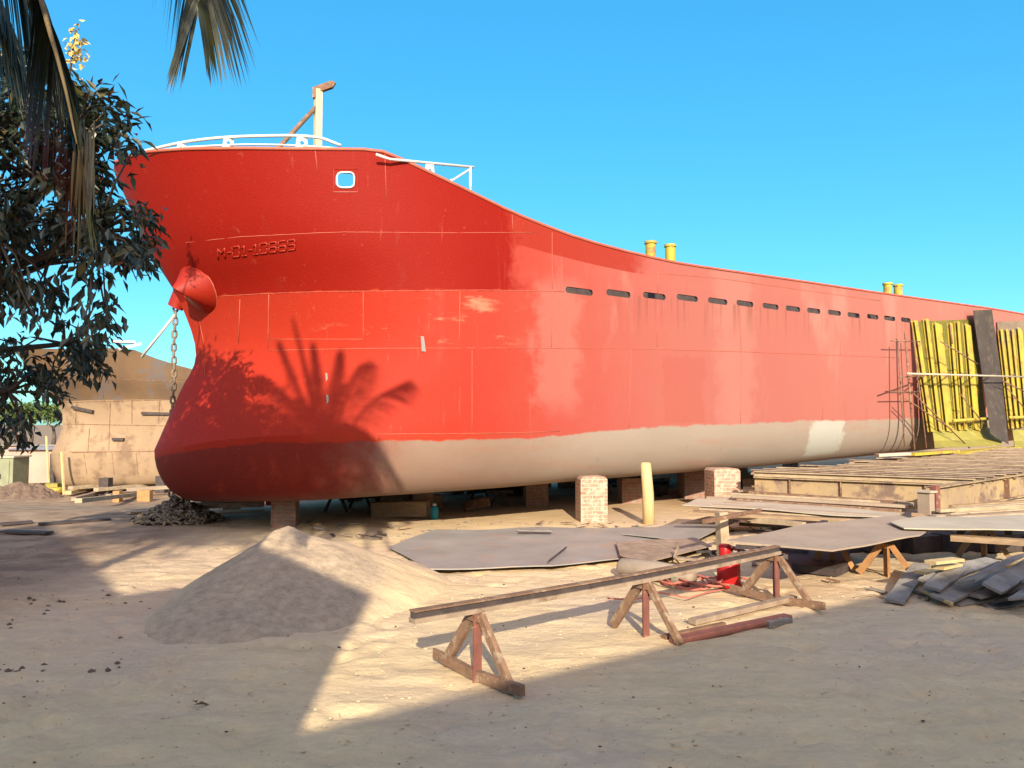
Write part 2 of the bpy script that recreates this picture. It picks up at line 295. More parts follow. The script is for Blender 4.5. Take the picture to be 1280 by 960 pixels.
def hull_mat():
    """red ship paint; uv.x = metres along the hull, uv.y = strake number (0 rim .. 4 boot line .. 6 bottom)"""
    m = bpy.data.materials.new('ship_paint'); m.use_nodes = True; n = m.node_tree; p = n.nodes['Principled BSDF']
    uv = n.nodes.new('ShaderNodeUVMap'); uv.uv_map = 'UVMap'
    tc = n.nodes.new('ShaderNodeTexCoord')
    sx = n.nodes.new('ShaderNodeSeparateXYZ'); n.links.new(uv.outputs[0], sx.inputs[0]); U, V = sx.outputs[0], sx.outputs[1]
    def put(i, v):
        if isinstance(v, (int, float)): i.default_value = v
        elif isinstance(v, tuple): i.default_value = (*v, 1)
        else: n.links.new(v, i)
    def MA(op, a, b=0., c=None):
        x = n.nodes.new('ShaderNodeMath'); x.operation = op; put(x.inputs[0], a); put(x.inputs[1], b)
        if c is not None: put(x.inputs[2], c)
        return x.outputs[0]
    def ST(x, a, b):
        r = n.nodes.new('ShaderNodeMapRange'); r.interpolation_type = 'SMOOTHSTEP'; put(r.inputs[0], x); put(r.inputs[1], a); put(r.inputs[2], b); return r.outputs[0]
    def NO(scale, det=6, rough=.6, st=(1, 1, 1), src=None):
        mp = n.nodes.new('ShaderNodeMapping'); mp.inputs['Scale'].default_value = st; n.links.new(src or tc.outputs['Object'], mp.inputs[0])
        o = n.nodes.new('ShaderNodeTexNoise'); o.inputs['Scale'].default_value = scale; o.inputs['Detail'].default_value = det; o.inputs['Roughness'].default_value = rough
        n.links.new(mp.outputs[0], o.inputs['Vector']); return o.outputs[0]
    def MX(f, a, b):
        x = n.nodes.new('ShaderNodeMixRGB'); put(x.inputs[0], f); put(x.inputs[1], a); put(x.inputs[2], b); return x.outputs[0]
    def BR(w, h, off=.5):
        b = n.nodes.new('ShaderNodeTexBrick'); b.offset = off; b.inputs['Scale'].default_value = 1; b.inputs['Brick Width'].default_value = w; b.inputs['Row Height'].default_value = h
        b.inputs['Mortar Size'].default_value = 0.0; b.inputs['Color1'].default_value = (0, 0, 0, 1); b.inputs['Color2'].default_value = (1, 1, 1, 1); n.links.new(uv.outputs[0], b.inputs[0])
        s = n.nodes.new('ShaderNodeSeparateColor'); n.links.new(b.outputs[0], s.inputs[0]); return s.outputs[0]
    wob = MA('MULTIPLY_ADD', NO(2.2, 5), 1.2, -.6)
    wob2 = MA('MULTIPLY_ADD', NO(5, 5), .22, -.11)
    U2 = MA('ADD', U, wob); V2 = MA('ADD', V, wob2)
    red = (.19, .0055, .002); mid = (.31, .020, .009); pink = (.285, .095, .080); pale = (.33, .14, .115)
    col = MX(BR(2.1, 1.0), mid, (.29, .026, .010))
    # chalked plates, haze and glare painted into the pink towards midship, with blotches
    ch = MA('MULTIPLY', ST(U2, -4.5, 3.5), .92)
    col = MX(ch, col, MX(BR(1.7, .5, .37), pink, (.29, .100, .080)))
    col = MX(MA('MULTIPLY', ST(NO(.55, 5, .6, (1, 1, .35)), .52, .66), ST(U2, -4.0, -1.0)), col, pale)
    col = MX(MA('MULTIPLY', ST(NO(1.6, 8, .72, (.4, .4, 1.5)), .54, .66), MA('MULTIPLY', MA('MULTIPLY', ST(U, -5.4, -4.2), ST(U, -1.4, -2.4)), MA('MULTIPLY', ST(V, 1.95, 2.05), ST(V, 3.0, 2.9)))), col, (.38, .14, .085))
    # fresh deep red over the flare and the forecastle plates
    fresh = MA('MULTIPLY', ST(V2, 2.02, 1.98), ST(U2, -1.6, -2.0)); col = MX(fresh, col, MX(NO(1.0, 4), red, (.205, .008, .003)))
    fr2 = MA('MULTIPLY', MA('MULTIPLY', ST(V, 1.02, .98), ST(U2, -2.0, -1.6)), ST(U2, 1.5, .9)); col = MX(MA('MULTIPLY', fr2, .8), col, (.23, .016, .007))
    # repair patches with their own outline
    rp_ = MA('MULTIPLY', MA('MULTIPLY', ST(U2, 1.9, 2.0), ST(U2, 3.3, 3.1)), MA('MULTIPLY', ST(V2, 3.05, 3.1), ST(V2, 3.95, 3.9)))
    col = MX(MA('MULTIPLY', rp_, .3), col, (.27, .055, .040))
    col = MX(MA('MULTIPLY', MA('MULTIPLY', ST(U2, 3.4, 3.9), ST(U2, 5.2, 4.7)), .5), col, pale)
    col = MX(MA('MULTIPLY', MA('MULTIPLY', ST(U2, -1.6, -1.2), ST(U2, -.1, -.5)), MA('MULTIPLY', MA('MULTIPLY', ST(V2, 1.4, 2.1), ST(V2, 3.9, 3.5)), .45)), col, pale)
    # taupe boot band and bottom
    brown = MX(NO(2, 6), (.20, .10, .065), (.15, .065, .04)); taupe = MX(NO(1.4, 7, .65, (.5, .5, 2)), (.27, .225, .185), (.22, .175, .14))
    taupe = MX(MA('MULTIPLY', ST(BR(2.3, .7), .7, .9), .5), taupe, (.26, .20, .165))
    taupe = MX(MA('MULTIPLY', ST(NO(1.1, 8, .7, (.3, .3, 3)), .5, .64), .6), taupe, (.27, .17, .13))
    boot = MX(ST(U2, -5.2, -3.6), (.17, .019, .013), MX(ST(U2, -2.6, .6), MX(.5, brown, taupe), taupe))  # bow end darkened to maroon, shade on the bulb painted in
    patch = MA('MULTIPLY', MA('MULTIPLY', ST(U2, 7.0, 7.2), ST(U2, 8.6, 8.4)), MA('MULTIPLY', ST(V, 3.9, 4.0), ST(V2, 5.3, 5.1)))
    boot = MX(patch, boot, (.32, .31, .27))
    thr = MA('ADD', ST(U, -1.5, 1.2), 0.); edge = MA('SUBTRACT', MA('ADD', V, MA('MULTIPLY_ADD', NO(2.0, 6, .6, (1, 1, .3)), .20, -.10)), MA('MULTIPLY_ADD', thr, -.14, 4.12))
    col = MX(ST(edge, -.02, .03), col, boot)
    col = MX(MA('MULTIPLY', ST(V, 5.2, 6.0), .6), col, (.20, .13, .10))
    col = MX(MA('MULTIPLY', MA('MULTIPLY', ST(U2, 4, 16), ST(V, 4.2, 3.9)), .55), col, pale)  # paler towards aft: haze mixed into the paint colour
    # scratches and grime
    col = MX(MA('MULTIPLY', ST(NO(9, 8, .75), .64, .70), .25), col, (.40, .19, .13))
    col = MX(MA('MULTIPLY', ST(NO(3, 8, .7, (1, 1, .12)), .60, .72), .22), col, (.16, .035, .025))
    col = MX(MA('MULTIPLY', ST(NO(7, 7, .8, (1, 1, .05)), .60, .70), .20), col, (.42, .16, .11))
    str_ = MA('MULTIPLY', MA('MULTIPLY', ST(V, 1.95, 2.05), ST(V, 2.9, 2.1)), ST(U, .3, 1.2))
    col = MX(MA('MULTIPLY', MA('MULTIPLY', str_, ST(NO(6, 4, .6, (1, 1, .03)), .5, .62)), .55), col, (.17, .06, .04))
    n.links.new(col, p.inputs['Base Color'])
    p.inputs['Roughness'].default_value = .62; p.inputs['Specular IOR Level'].default_value = .12
    hgt = MA('MULTIPLY_ADD', NO(.8, 3), 3.0, NO(30, 4))
    b = n.nodes.new('ShaderNodeBump'); b.inputs['Strength'].default_value = .25; b.inputs['Distance'].default_value = .02
    n.links.new(hgt, b.inputs['Height']); n.links.new(b.outputs[0], p.inputs['Normal'])
    return m
M['hull'] = hull_mat()
M['seam'] = mat('weld_bead_red', (.42, .12, .075), (.36, .07, .04), rough=.55)
M['redpart'] = mat('red_ship_paint', (.27, .018, .007), (.23, .012, .004), rough=.45, scale=2)
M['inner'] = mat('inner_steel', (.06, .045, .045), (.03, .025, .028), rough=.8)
M['deckm'] = mat('deck_steel', (.25, .12, .09), (.15, .09, .07), rough=.8)

# ------------------------------------------------------------------ ground
def axis(lo, hi, a, b, step, grow=1.35):
    out = list(np.arange(a, b + 1e-6, step)); s = step; v = b
    while v < hi: s *= grow; v += s; out.append(v)
    s = step; v = a; left = []
    while v > lo: s *= grow; v -= s; left.append(v)
    return left[::-1] + out
xs = axis(-1500, 1500, -8.5, 8.5, .065, 1.12); ys = axis(-200, 2500, 3.2, 11, .065, 1.07)
fr_ = random.Random(77); cells = {}
for _ in range(900):
    fy = 3.6 + 9.5 * fr_.random() ** 1.2; fx = fr_.uniform(-1, 1) * (fy * .75 + .5); a = fr_.gauss(.9 if fr_.random() < .5 else -.5, .5); dep = fr_.uniform(.012, .036)
    if 5 < fy < 9 and -1 < fx < 2.2: dep *= .25
    for cx in range(int(fx // .5) - 1, int(fx // .5) + 2):
        for cy in range(int(fy // .5) - 1, int(fy // .5) + 2): cells.setdefault((cx, cy), []).append((fx, fy, math.cos(a), math.sin(a), dep))
def foot(x, y):
    z = 0
    for (fx, fy, ca, sa, dep) in cells.get((int(x // .5), int(y // .5)), ()):
        u = ((x-fx)*ca + (y-fy)*sa) / .15; v = (-(x-fx)*sa + (y-fy)*ca) / .065; r2 = u*u + v*v
        if r2 < 9: z += -dep * math.exp(-r2) + dep * .35 * math.exp(-(math.sqrt(r2) - 1.7) ** 2 / .3)
    return z
vx = []
for y in ys:
    for x in xs:
        n_ = min(1, max(0, (60 - abs(y)) / 30))
        near = 1 if (abs(x) < 12 and 2 < y < 18) else 0
        z = (gh(x, y) - low(x, y)) * n_ + low(x, y)
        if near:
            z += (.011 + .013 * sstep(6.5, 4.5, y - .7 * x)) * noise.noise(Vector((x * 2.6, y * 5.5, 1))) + .009 * noise.noise(Vector((x * 7, y * 12, 5))) + foot(x, y)
            tr = math.sin((x * .42 - y * .9) * 1.5 + noise.noise(Vector((x*.5, y*.5, 0)))); z += .008 * max(0, tr) ** 6 * math.sin((x * .9 + y * .42) * 34) * (1 if y < 7 else 0)
            g = Vector((x + 3.9, y - 7.2)); z += .05 * math.exp(-g.length_squared / .6)
        vx.append((x, y, z))
nx = len(xs); fs = [(j * nx + i, j * nx + i + 1, (j + 1) * nx + i + 1, (j + 1) * nx + i) for j in range(len(ys) - 1) for i in range(nx - 1)]
me = bpy.data.meshes.new('ground'); me.from_pydata(vx, [], fs); me.update()
g = link('ground', me, M['sand'], smooth=True); tag(g, kind='structure')

# ------------------------------------------------------------------ hull builder
DV = Vector((.823, .568, 0)).normalized(); NV = Vector((DV.y, -DV.x, 0))
class Hull:
    def __init__(s, ref, B, curves, SB, SE, bil=.8, z7=.02, nb=26, na=40, arc=10):
        s.ref = Vector((*ref, 0)); s.B = B; s.SE = SE; s.arc = arc
        s.cur = []
        for (t, stem, a, b, inset) in curves:
            f = tab(t)
            P = s.onplane(stem[0], stem[1], 0); s0 = (P - s.ref).dot(DV)
            s.cur.append((f, s0, a, b, inset, P.z))
        tb = [0.0] + [(1 - math.cos(math.pi / 2 * k / nb)) for k in range(1, nb + 1)]
        s.cols = []
        for t in tb: s.cols.append([s.pt(k, t, None, SB) for k in range(len(curves))])
        for q in range(1, na + 1):
            tau = (q / na) ** 1.35; s.cols.append([s.pt(k, None, SB + (SE - SB) * tau, SB) for k in range(len(curves))])
        s.rows = []                                        # each column resampled to full vertical resolution
        for c in s.cols: s.rows.append(s.resample(c))
    def at(s, ss, w, z): return s.ref + DV * ss + NV * (w - s.B / 2) + Vector((0, 0, z))
    def onplane(s, px, py, w):                             # sight line meets the lengthwise plane at half-breadth w
        r = ray(px, py); o = s.ref + NV * (w - s.B / 2)
        c = Vector((0, 0, H)); t = (o - c).dot(NV) / r.dot(NV); return c + r * t
    def zf(s, x, y, f, z0=2.0):
        z = z0
        for _ in range(8):
            px = proj((x, y, z))[0]; b = (480 - f(px)) / FPX
            z = H + y * (math.sin(TH) + b * math.cos(TH)) / (math.cos(TH) - b * math.sin(TH))
        return z
    def pt(s, k, t, ss, SB):
        f, s0, a, b, ins, zs = s.cur[k]; hb = s.B / 2 - ins
        if t is not None: ss = s0 + (SB - s0) * t; w = hb * (1 - max(0., 1 - t) ** a) ** b
        else: w = hb
        P = s.at(ss, w, 0); z = s.zf(P.x, P.y, f) if (t is None or t > 0) else zs
        return (ss, w, z)
    def resample(s, c):
        out = []; K = len(c); kb = K - 2                   # last interval is the bilge arc
        for k in range(kb):
            n = 4
            for i in range(n):
                q = i / n
                p0 = c[max(k - 1, 0)]; p1 = c[k]; p2 = c[k + 1]; p3 = c[min(k + 2, kb)]
                r = []
                for d in range(3):
                    m1 = (p2[d] - p0[d]) / 2; m2 = (p3[d] - p1[d]) / 2
                    h = (2*q**3-3*q*q+1)*p1[d] + (q**3-2*q*q+q)*m1 + (-2*q**3+3*q*q)*p2[d] + (q**3-q*q)*m2
                    r.append(h)
                r[1] = max(r[1], 0)
                out.append((r[0], r[1], r[2], k + q))
        A, Bp = c[kb], c[K - 1]
        for i in range(s.arc + 1):
            ph = math.pi / 2 * i / s.arc; cf = math.cos(ph); sf = 1 - math.sin(ph)
            out.append((Bp[0] + (A[0]-Bp[0]) * cf, Bp[1] + (A[1]-Bp[1]) * cf, Bp[2] + (A[2]-Bp[2]) * sf, kb + 2 * i / s.arc))
        return out
    def P(s, r, side=1): return s.at(r[0], r[1] * side, r[2])
    def search(s, px, py):                                 # surface point seen at a pixel (coarse grid + local solve)
        if not hasattr(s, 'pc'):
            s.pc = np.array([[proj(s.P(r)) for r in col] for col in s.rows])
            s.p3 = np.array([[tuple(s.P(r)) for r in col] for col in s.rows])
        best = None
        d = (s.pc[..., 0] - px) ** 2 + (s.pc[..., 1] - py) ** 2
        idx = np.argsort(d, axis=None)[:30]
        for q in idx:
            i, j = divmod(int(q), s.pc.shape[1])
            for di in (-1, 0):
                for dj in (-1, 0):
                    a, b = i + di, j + dj
                    if a < 0 or b < 0 or a + 1 >= s.pc.shape[0] or b + 1 >= s.pc.shape[1]: continue
                    A = s.pc[a, b]; E = s.pc[a+1, b] - A; F = s.pc[a, b+1] - A; G = A - s.pc[a+1, b] + s.pc[a+1, b+1] - s.pc[a, b+1]
                    u = v = .5
                    for _ in range(8):
                        r = A + E*u + F*v + G*u*v - np.array([px, py]); J = np.array([E + G*v, F + G*u]).T
                        try: dlt = np.linalg.solve(J, r)
                        except Exception: break
                        u -= dlt[0]; v -= dlt[1]
                    e = max(0, -u, u-1) + max(0, -v, v-1)
                    if best is None or e < best[0]: best = (e, a, b, u, v)
            if best and best[0] < 1e-3: break
        _, a, b, u, v = best; T = s.p3
        p = T[a, b]*(1-u)*(1-v) + T[a+1, b]*u*(1-v) + T[a, b+1]*(1-u)*v + T[a+1, b+1]*u*v
        e1 = Vector(T[a+1, b] - T[a, b]); e2 = Vector(T[a, b+1] - T[a, b])
        if e1.length < 1e-6: e1 = Vector(T[a+1, b+1] - T[a, b+1])
        nn = e1.cross(e2).normalized()
        if nn.dot(NV) < 0: nn = -nn
        return Vector(p), nn, e1.normalized()
    def mesh(s, deckdrop=1.1, thick=.06):
        bm = NB(); uvl = bm.loops.layers.uv.new('UVMap')
        info = {}
        def V(p, u, v): q = bm.verts.new(p); info[q] = (u, v); return q
        nc = len(s.rows); nr = len(s.rows[0]); G = {}
        for side in (1, -1):
            for i, col in enumerate(s.rows):
                L = [V(s.P(r, side), r[0], r[3]) for r in col]
                b = col[-1]; L.append(V(s.at(b[0], 0, b[2] - .03), b[0], 6.4))
                t = col[0]; wi = max(t[1] - thick, 0.)
                ins = t[0] + (thick * 1.2 if i == 0 else 0)
                inner = []
                for fr_ in (0, .25, .5, .75, 1):
                    zz = t[2] - deckdrop * fr_; a_, b_ = col[0], col[1]
                    for a_, b_ in zip(col[:-1], col[1:]):
                        if b_[2] <= zz: break
                    q = min(1, max(0, (a_[2] - zz) / max(1e-6, a_[2] - b_[2]))); ws = a_[1] + (b_[1]-a_[1])*q; ss = a_[0] + (b_[0]-a_[0])*q
                    inner.append(V(s.at(ss + (thick * 1.2 if i == 0 else 0), max(ws - thick, 0) * side, zz), t[0], .5))
                dc = V(s.at(ss + (thick * 1.2 if i == 0 else 0), 0, zz + (.05 if i else 0)), t[0], .9)
                G[side, i] = [dc] + inner[::-1] + L
        for side in (1, -1):
            for i in range(nc - 1):
                a, b = G[side, i], G[side, i + 1]
                for j in range(len(a) - 1):
                    q = (a[j], b[j], b[j+1], a[j+1]) if side == 1 else (a[j], a[j+1], b[j+1], b[j])
                    try: f = bm.faces.new(q); f.material_index = 1 if j == 0 else 0
                    except ValueError: pass
        a, b = G[1, nc - 1], G[-1, nc - 1]
        bm.faces.new(a + b[::-1])
        for f in bm.faces:
            for l in f.loops: l[uvl].uv = info[l.vert]
        bmesh.ops.remove_doubles(bm, verts=bm.verts, dist=.0008)
        bmesh.ops.dissolve_degenerate(bm, dist=.0005, edges=bm.edges)
        bmesh.ops.recalc_face_normals(bm, faces=bm.faces)
        return bm

curves = [
 ([(145,203),(175,191),(230,187),(300,186),(400,187),(460,187.5),(475,189),(490,194),(520,208),(600,246),(640,266),(690,286),(720,297),(760,309),(800,319),(840,328),(884,335),(989,350),(1103,367),(1240,386),(1280,393)], (143,203), 2.2, .60, 0),
 ([(188,307),(300,297),(400,291),(560,291),(640,303),(690,318),(760,335),(840,350),(989,370),(1103,384),(1280,408)], (188,307), 2.2, .68, 0),
 ([(226,379),(250,371),(330,366.5),(400,364.5),(455,363),(600,362),(690,364),(723,364.5),(773,368),(859,374),(931,381),(1017,390),(1132,401),(1280,417)], (226,380), 2.1, .80, 0),
 ([(245,443),(330,438),(455,435),(640,435),(787,435.5),(950,440),(1119,447),(1280,455)], (245,444), 2.0, .84, 0),
 ([(224,492),(400,489),(640,489),(860,486),(1130,485),(1280,484)], (224,492), 2.0, .74, 0),
 ([(194,565),(260,552),(330,545),(470,543),(640,541),(800,536),(1000,528),(1150,523),(1280,517)], (194,565), 2.1, .62, 0),
 ([(250,627.5),(330,627),(400,625),(520,617),(620,610),(700,603),(820,593),(930,585),(1000,578),(1130,565),(1280,549)], (252,627), 2.0, .62, .75),
]
hull = Hull((1.56, 14.95), 8.0, curves, -2.4, 40)
# strake numbers used by the paint: six controls, the extra one (490) is halfway 3..4
for col in hull.rows:
    for j, r in enumerate(col):
        k = r[3]; k2 = k if k <= 3 else (3 + (k - 3) * .5 if k <= 5 else 4 + (k - 5))
        col[j] = (r[0], r[1], r[2], k2)
ship = empty('cargo_ship', (1.56, 14.95, 0), 'long red cargo ship under construction standing on brick pillars', 'ship')
hb = hull.mesh()
ho = obj('hull', hb, [M['hull'], M['deckm'], M['inner']], ship, angle=28)
# holes: freeing ports and the fairlead
cut = NB()
def pill(bm, c, hl, hh, depth, n=6, rr=None):
    rr = rr or hh; up = Vector((0, 0, 1)); pts = []
    for sx, sy, a0 in ((1, 1, 0), (-1, 1, 90), (-1, -1, 180), (1, -1, 270)):
        for i in range(n + 1):
            a = R(a0 + 90 * i / n); pts.append((sx * (hl - rr) + rr * math.cos(a), sy * (hh - rr) + rr * math.sin(a)))
    f = [bm.verts.new(c + DV * x + up * y + NV * depth) for x, y in pts]; g_ = [bm.verts.new(c + DV * x + up * y - NV * depth) for x, y in pts]
    k = len(pts); bm.faces.new(f); bm.faces.new(g_[::-1])
    for i in range(k): bm.faces.new((f[i], g_[i], g_[(i+1) % k], f[(i+1) % k]))
slots = list(zip([724,773,818,859,897,931,963,991,1017,1043,1067,1091,1112,1132], [364,367,370,372.5,376.5,379.5,383,386,388.5,391,394,396,398,400], [17,15,14,13,12,10.5,10,9,8.2,8,7.5,7,7,6]))
for px, py, hw in slots:
    c, nn, e = hull.search(px, py); a, _, _ = hull.search(px - hw, py); b, _, _ = hull.search(px + hw, py)
    pill(cut, c, (b - a).length / 2, .062, .22)
fc, fn, fe = hull.search(432, 225)
pill(cut, fc, .15, .12, .4, rr=.08)
bmesh.ops.recalc_face_normals(cut, faces=cut.faces)
co = obj('cutter', cut, M['inner'], ship)
for p_ in co.data.polygons: p_.material_index = 0
md = ho.modifiers.new('b', 'BOOLEAN'); md.object = co; md.operation = 'DIFFERENCE'; md.solver = 'EXACT'
try: md.material_mode = 'TRANSFER'
except Exception: pass
bpy.context.view_layer.update()
dg = bpy.context.evaluated_depsgraph_get(); ev = ho.evaluated_get(dg); nm = bpy.data.meshes.new_from_object(ev)
print('hull faces', len(ho.data.polygons), '->', len(nm.polygons))
ho.modifiers.clear()
if len(nm.polygons) > 500: ho.data = nm
nm.name = 'hull'
bpy.data.objects.remove(co)

def polyseam(bm, pix, r=.011, step=22):
    pts = []
    for (a, b) in zip(pix[:-1], pix[1:]):
        n = max(1, int(math.hypot(a[0]-b[0], a[1]-b[1]) / step))
        for i in range(n): pts.append((a[0]+(b[0]-a[0])*i/n, a[1]+(b[1]-a[1])*i/n))
    pts.append(pix[-1]); P3 = []
    for q in pts:
        p, nn, e = hull.search(*q); P3.append(p + nn * r * .2)
    tube(bm, P3, r, 5)
seams = NB()
for s_ in [[(196,307),(235,303),(300,296),(400,291),(430,290),(560,291),(668,290.5)],
           [(262,371),(330,367),(400,364.5),(600,362.5),(690,364),(705,364.5)],
           [(335,438),(455,435.5),(590,435),(787,435.5),(940,440),(1119,447)],
           [(470,542.5),(560,542),(640,541),(700,539)],
           [(336,368),(335,436)], [(454,364),(454,434)], [(575,364),(574,434)], [(336,424),(454,424)],
           [(690,366),(689,434)], [(822,376),(821,434)], [(789,437),(786,536)], [(590,437),(590,540)],
           [(394,188),(397,216)], [(481,192),(483,248)], [(640,268),(641,289)], [(690,290),(690,362)], [(822,327),(822,369)],
           [(927,440),(925,530)], [(1030,444),(1028,525)], [(925,382),(926,438)], [(1050,394),(1050,444)],
           [(690,545),(688,600)], [(860,532),(858,588)], [(470,545),(474,600)], [(300,374),(298,430)],
           [(820,341),(900,348),(1000,362),(1100,376)],
           [(249,400),(254,425),(257,450),(256,470)]]:
    polyseam(seams, s_, r=.006)
obj('weld_bead', seams, M['seam'], ship, smooth=True)
# rim moulding along the bulwark
rm = NB(); cols0 = [hull.P(c[0]) + Vector((0, 0, .01)) for c in hull.rows]; tube(rm, cols0, .028, 6)
obj('bulwark_cap', rm, M['seam'], ship, smooth=True)
# fairlead frame
ff = NB(); ring = []; up = Vector((0, 0, 1))
for k in range(25):
    a = 2 * math.pi * k / 24; ca, sa = math.cos(a), math.sin(a)
    p, nn, _ = hull.search(432 + 10.8 * math.copysign(abs(ca) ** .55, ca), 225 + 9.6 * math.copysign(abs(sa) ** .55, sa)); ring.append(p + nn * .008)
tube(ff, ring, .016, 6, caps=False); obj('fairlead_frame', ff, M['white'], ship, smooth=True)
polyseam(sq := NB(), [(417, 211), (447, 211), (447, 240), (417, 240), (417, 211)], r=.010, step=8)
obj('fairlead_plate', sq, M['redpart'], ship)
# raised registration number
SEG = {'0': 'abcdefx', '1': 'pq', '8': 'abcdefg', '6': 'acdefg', '9': 'abcdfg', '-': 'g', 'M': 'feKLbc'}
ln = NB(); A_ = Vector((273, 323.5)); B_ = Vector((372, 311.5)); txt = 'M-01-10869'
wid = {'-': .55, '1': .7}; tot = sum(wid.get(c, 1) for c in txt) ; cur = 0
def bead(p, q, r=.016):
    pts = [hull.search(p[0] + (q[0]-p[0]) * i / 3, p[1] + (q[1]-p[1]) * i / 3) for i in range(4)]
    tube(ln, [a + n_ * .006 for a, n_, _ in pts], r, 5)
for ch in txt:
    w_ = wid.get(ch, 1); a = A_.lerp(B_, cur / tot); b = A_.lerp(B_, (cur + w_ * .74) / tot); cur += w_
    hh = 12.5; u = Vector((-.4, -hh)); m_ = u * .5
    pt_ = {'tl': a + u, 'tr': b + u, 'ml': a + m_, 'mr': b + m_, 'bl': a, 'br': b}
    seg = {'a': ('tl','tr'), 'b': ('tr','mr'), 'c': ('mr','br'), 'd': ('bl','br'), 'e': ('ml','bl'), 'f': ('tl','ml'), 'g': ('ml','mr')}
    if ch == '1':
        c = (a + b) / 2; bead(c, c + u); bead(a, b); bead(c + u, c + u + Vector((-2.5, 3))); continue
    if ch == 'M': c = (a + b) / 2; bead(a, a + u); bead(b, b + u); bead(a + u, c + m_); bead(b + u, c + m_); continue
    if ch == '-': bead(a + m_, b + m_); continue
    for k in SEG[ch]:
        if k in seg: bead(pt_[seg[k][0]], pt_[seg[k][1]])
obj('registration_number', ln, M['redpart'], ship, smooth=True)
# small brackets/dents on side
for (px, py, w_, h_) in ((529, 430, .10, .26), (409, 472, .05, .14), (410, 500, .05, .16)):
    b = NB(); p, nn, e = hull.search(px, py)
    vs = [p + nn * .02 + DV * x + up * y for x, y in ((-w_/2, h_/2), (w_*.1, h_/2), (w_/2, -h_/2), (-w_*.3, -h_/2))]
    t_ = [b.verts.new(v) for v in vs]; bb_ = [b.verts.new(v - nn * .05) for v in vs]
    b.faces.new(t_); b.faces.new(bb_[::-1])
    for i in range(4): b.faces.new((t_[i], bb_[i], bb_[(i+1) % 4], t_[(i+1) % 4]))
    obj('hull_bracket', b, M['plate'], ship)
# hatch coaming
hc = NB(); zc = hull.rows[30][0][2] - 1.1
def top_at(ss):
    c = hull.rows; k = min(range(len(c)), key=lambda i: abs(c[i][0][0] - ss)); return c[k][0][2]
for s0_, s1_ in ((-2.2, 14.), (15, 27), (28, 38)):
    z0, z1 = top_at(s0_) - 1.1, top_at(s1_) - 1.1
    for w_ in (2.2, -2.2):
        bar(hc, hull.at(s0_, w_, z0 + .5), hull.at(s1_, w_, z1 + .5), .1, 1.0)
    bar(hc, hull.at(s0_, -2.2, z0 + .48), hull.at(s0_, 2.2, z0 + .48), .1, .96); bar(hc, hull.at(s1_, -2.2, z1 + .48), hull.at(s1_, 2.2, z1 + .48), .1, .96)
obj('hatch_coaming', hc, M['rustdark'], ship)
# bitts
for px, y0, y1, wpx in ((813.5, 302, 330, 13), (838, 306, 333, 12.5), (1110, 354, 374, 10), (1123, 356, 376, 10)):
    b = NB(); p = hull.onplane(px, y1, hull.B / 2 - .35); q = hull.onplane(px, y0, hull.B / 2 - .35)
    r_ = wpx / 2 / FPX * p.y; tube(b, [p - Vector((0, 0, .5)), Vector((p.x, p.y, q.z - .05))], r_, 18)
    mb_ = obj('mooring_bitt', b, M['yellow'], ship, angle=40)
    b = NB(); tube(b, [Vector((p.x, p.y, q.z - .05)), Vector((p.x, p.y, q.z))], r_ * 1.22, 18); sub('bitt_cap', b, M['yellow'], mb_, ship, angle=40)
# railings
def rimpt(px):
    best = min(hull.rows, key=lambda c: abs(proj(hull.P(c[0]))[0] - px)); r = best[0]
    return hull.at(r[0], max(r[1] - .12, .02), r[2])
rtop = tab([(176,190),(200,184),(230,177.5),(265,173),(300,170.5),(350,169.5),(390,169.5),(405,173),(437,186.5)])
rmid = tab([(176,190.5),(230,184),(300,180.5),(350,181),(400,183.5),(437,187)])
def railpts(f, a, b, n=26):
    out = []
    for i in range(n + 1):
        px = a + (b - a) * i / n; c = rimpt(px)
        # follow the rim smoothly: intersect sight line with a vertical plane through the local rim
        out.append(Vector((c.x, c.y, hull.zf(c.x, c.y, f, c.z))))
    for _ in range(2): out = [out[0]] + [(out[i-1] + out[i] * 2 + out[i+1]) / 4 for i in range(1, n)] + [out[-1]]
    return out
rb = NB(); tube(rb, railpts(rtop, 176, 437), .026, 7); tube(rb, railpts(rmid, 176, 437), .016, 6)
obj('bow_rail', rb, M['white'], ship, smooth=True)
def dplate(px, ytop, ybot, w_, poly=None, ctr=None):
    """white bracket plate with a diamond hole"""
    b = NB(); c = rimpt(px) if ctr is None else ctr
    zt = hull.zf(c.x, c.y, lambda q: ytop); zb = hull.zf(c.x, c.y, lambda q: ybot)
    o = [(-w_ * .6, zb), (w_ * .6, zb), (w_ * .42, zt), (-w_ * .42, zt)]; zm = (zt + zb) / 2; hd = min(w_ * .25, (zt - zb) * .3)
    inn = [(0, zm - hd), (hd, zm), (0, zm + hd), (-hd, zm)]
    tdir = DV
    def mk(off): return [b.verts.new(Vector((c.x, c.y, 0)) + tdir * x + NV * off + Vector((0, 0, z))) for x, z in o], [b.verts.new(Vector((c.x, c.y, 0)) + tdir * x + NV * off + Vector((0, 0, z))) for x, z in inn]
    (o1, i1), (o2, i2) = mk(.01), mk(-.01)
    for O, I, fl in ((o1, i1, 0), (o2, i2, 1)):
        for q in ((O[0], O[1], I[0]), (O[1], I[1], I[0]), (O[1], O[2], I[1]), (O[2], I[2], I[1]), (O[2], O[3], I[2]), (O[3], I[3], I[2]), (O[3], O[0], I[3]), (O[0], I[0], I[3])):
            b.faces.new(q if not fl else q[::-1])
    for i in range(4):
        b.faces.new((o1[i], o2[i], o2[(i+1) % 4], o1[(i+1) % 4])); b.faces.new((i1[i], i1[(i+1) % 4], i2[(i+1) % 4], i2[i]))
    obj('rail_bracket', b, M['white'], ship)
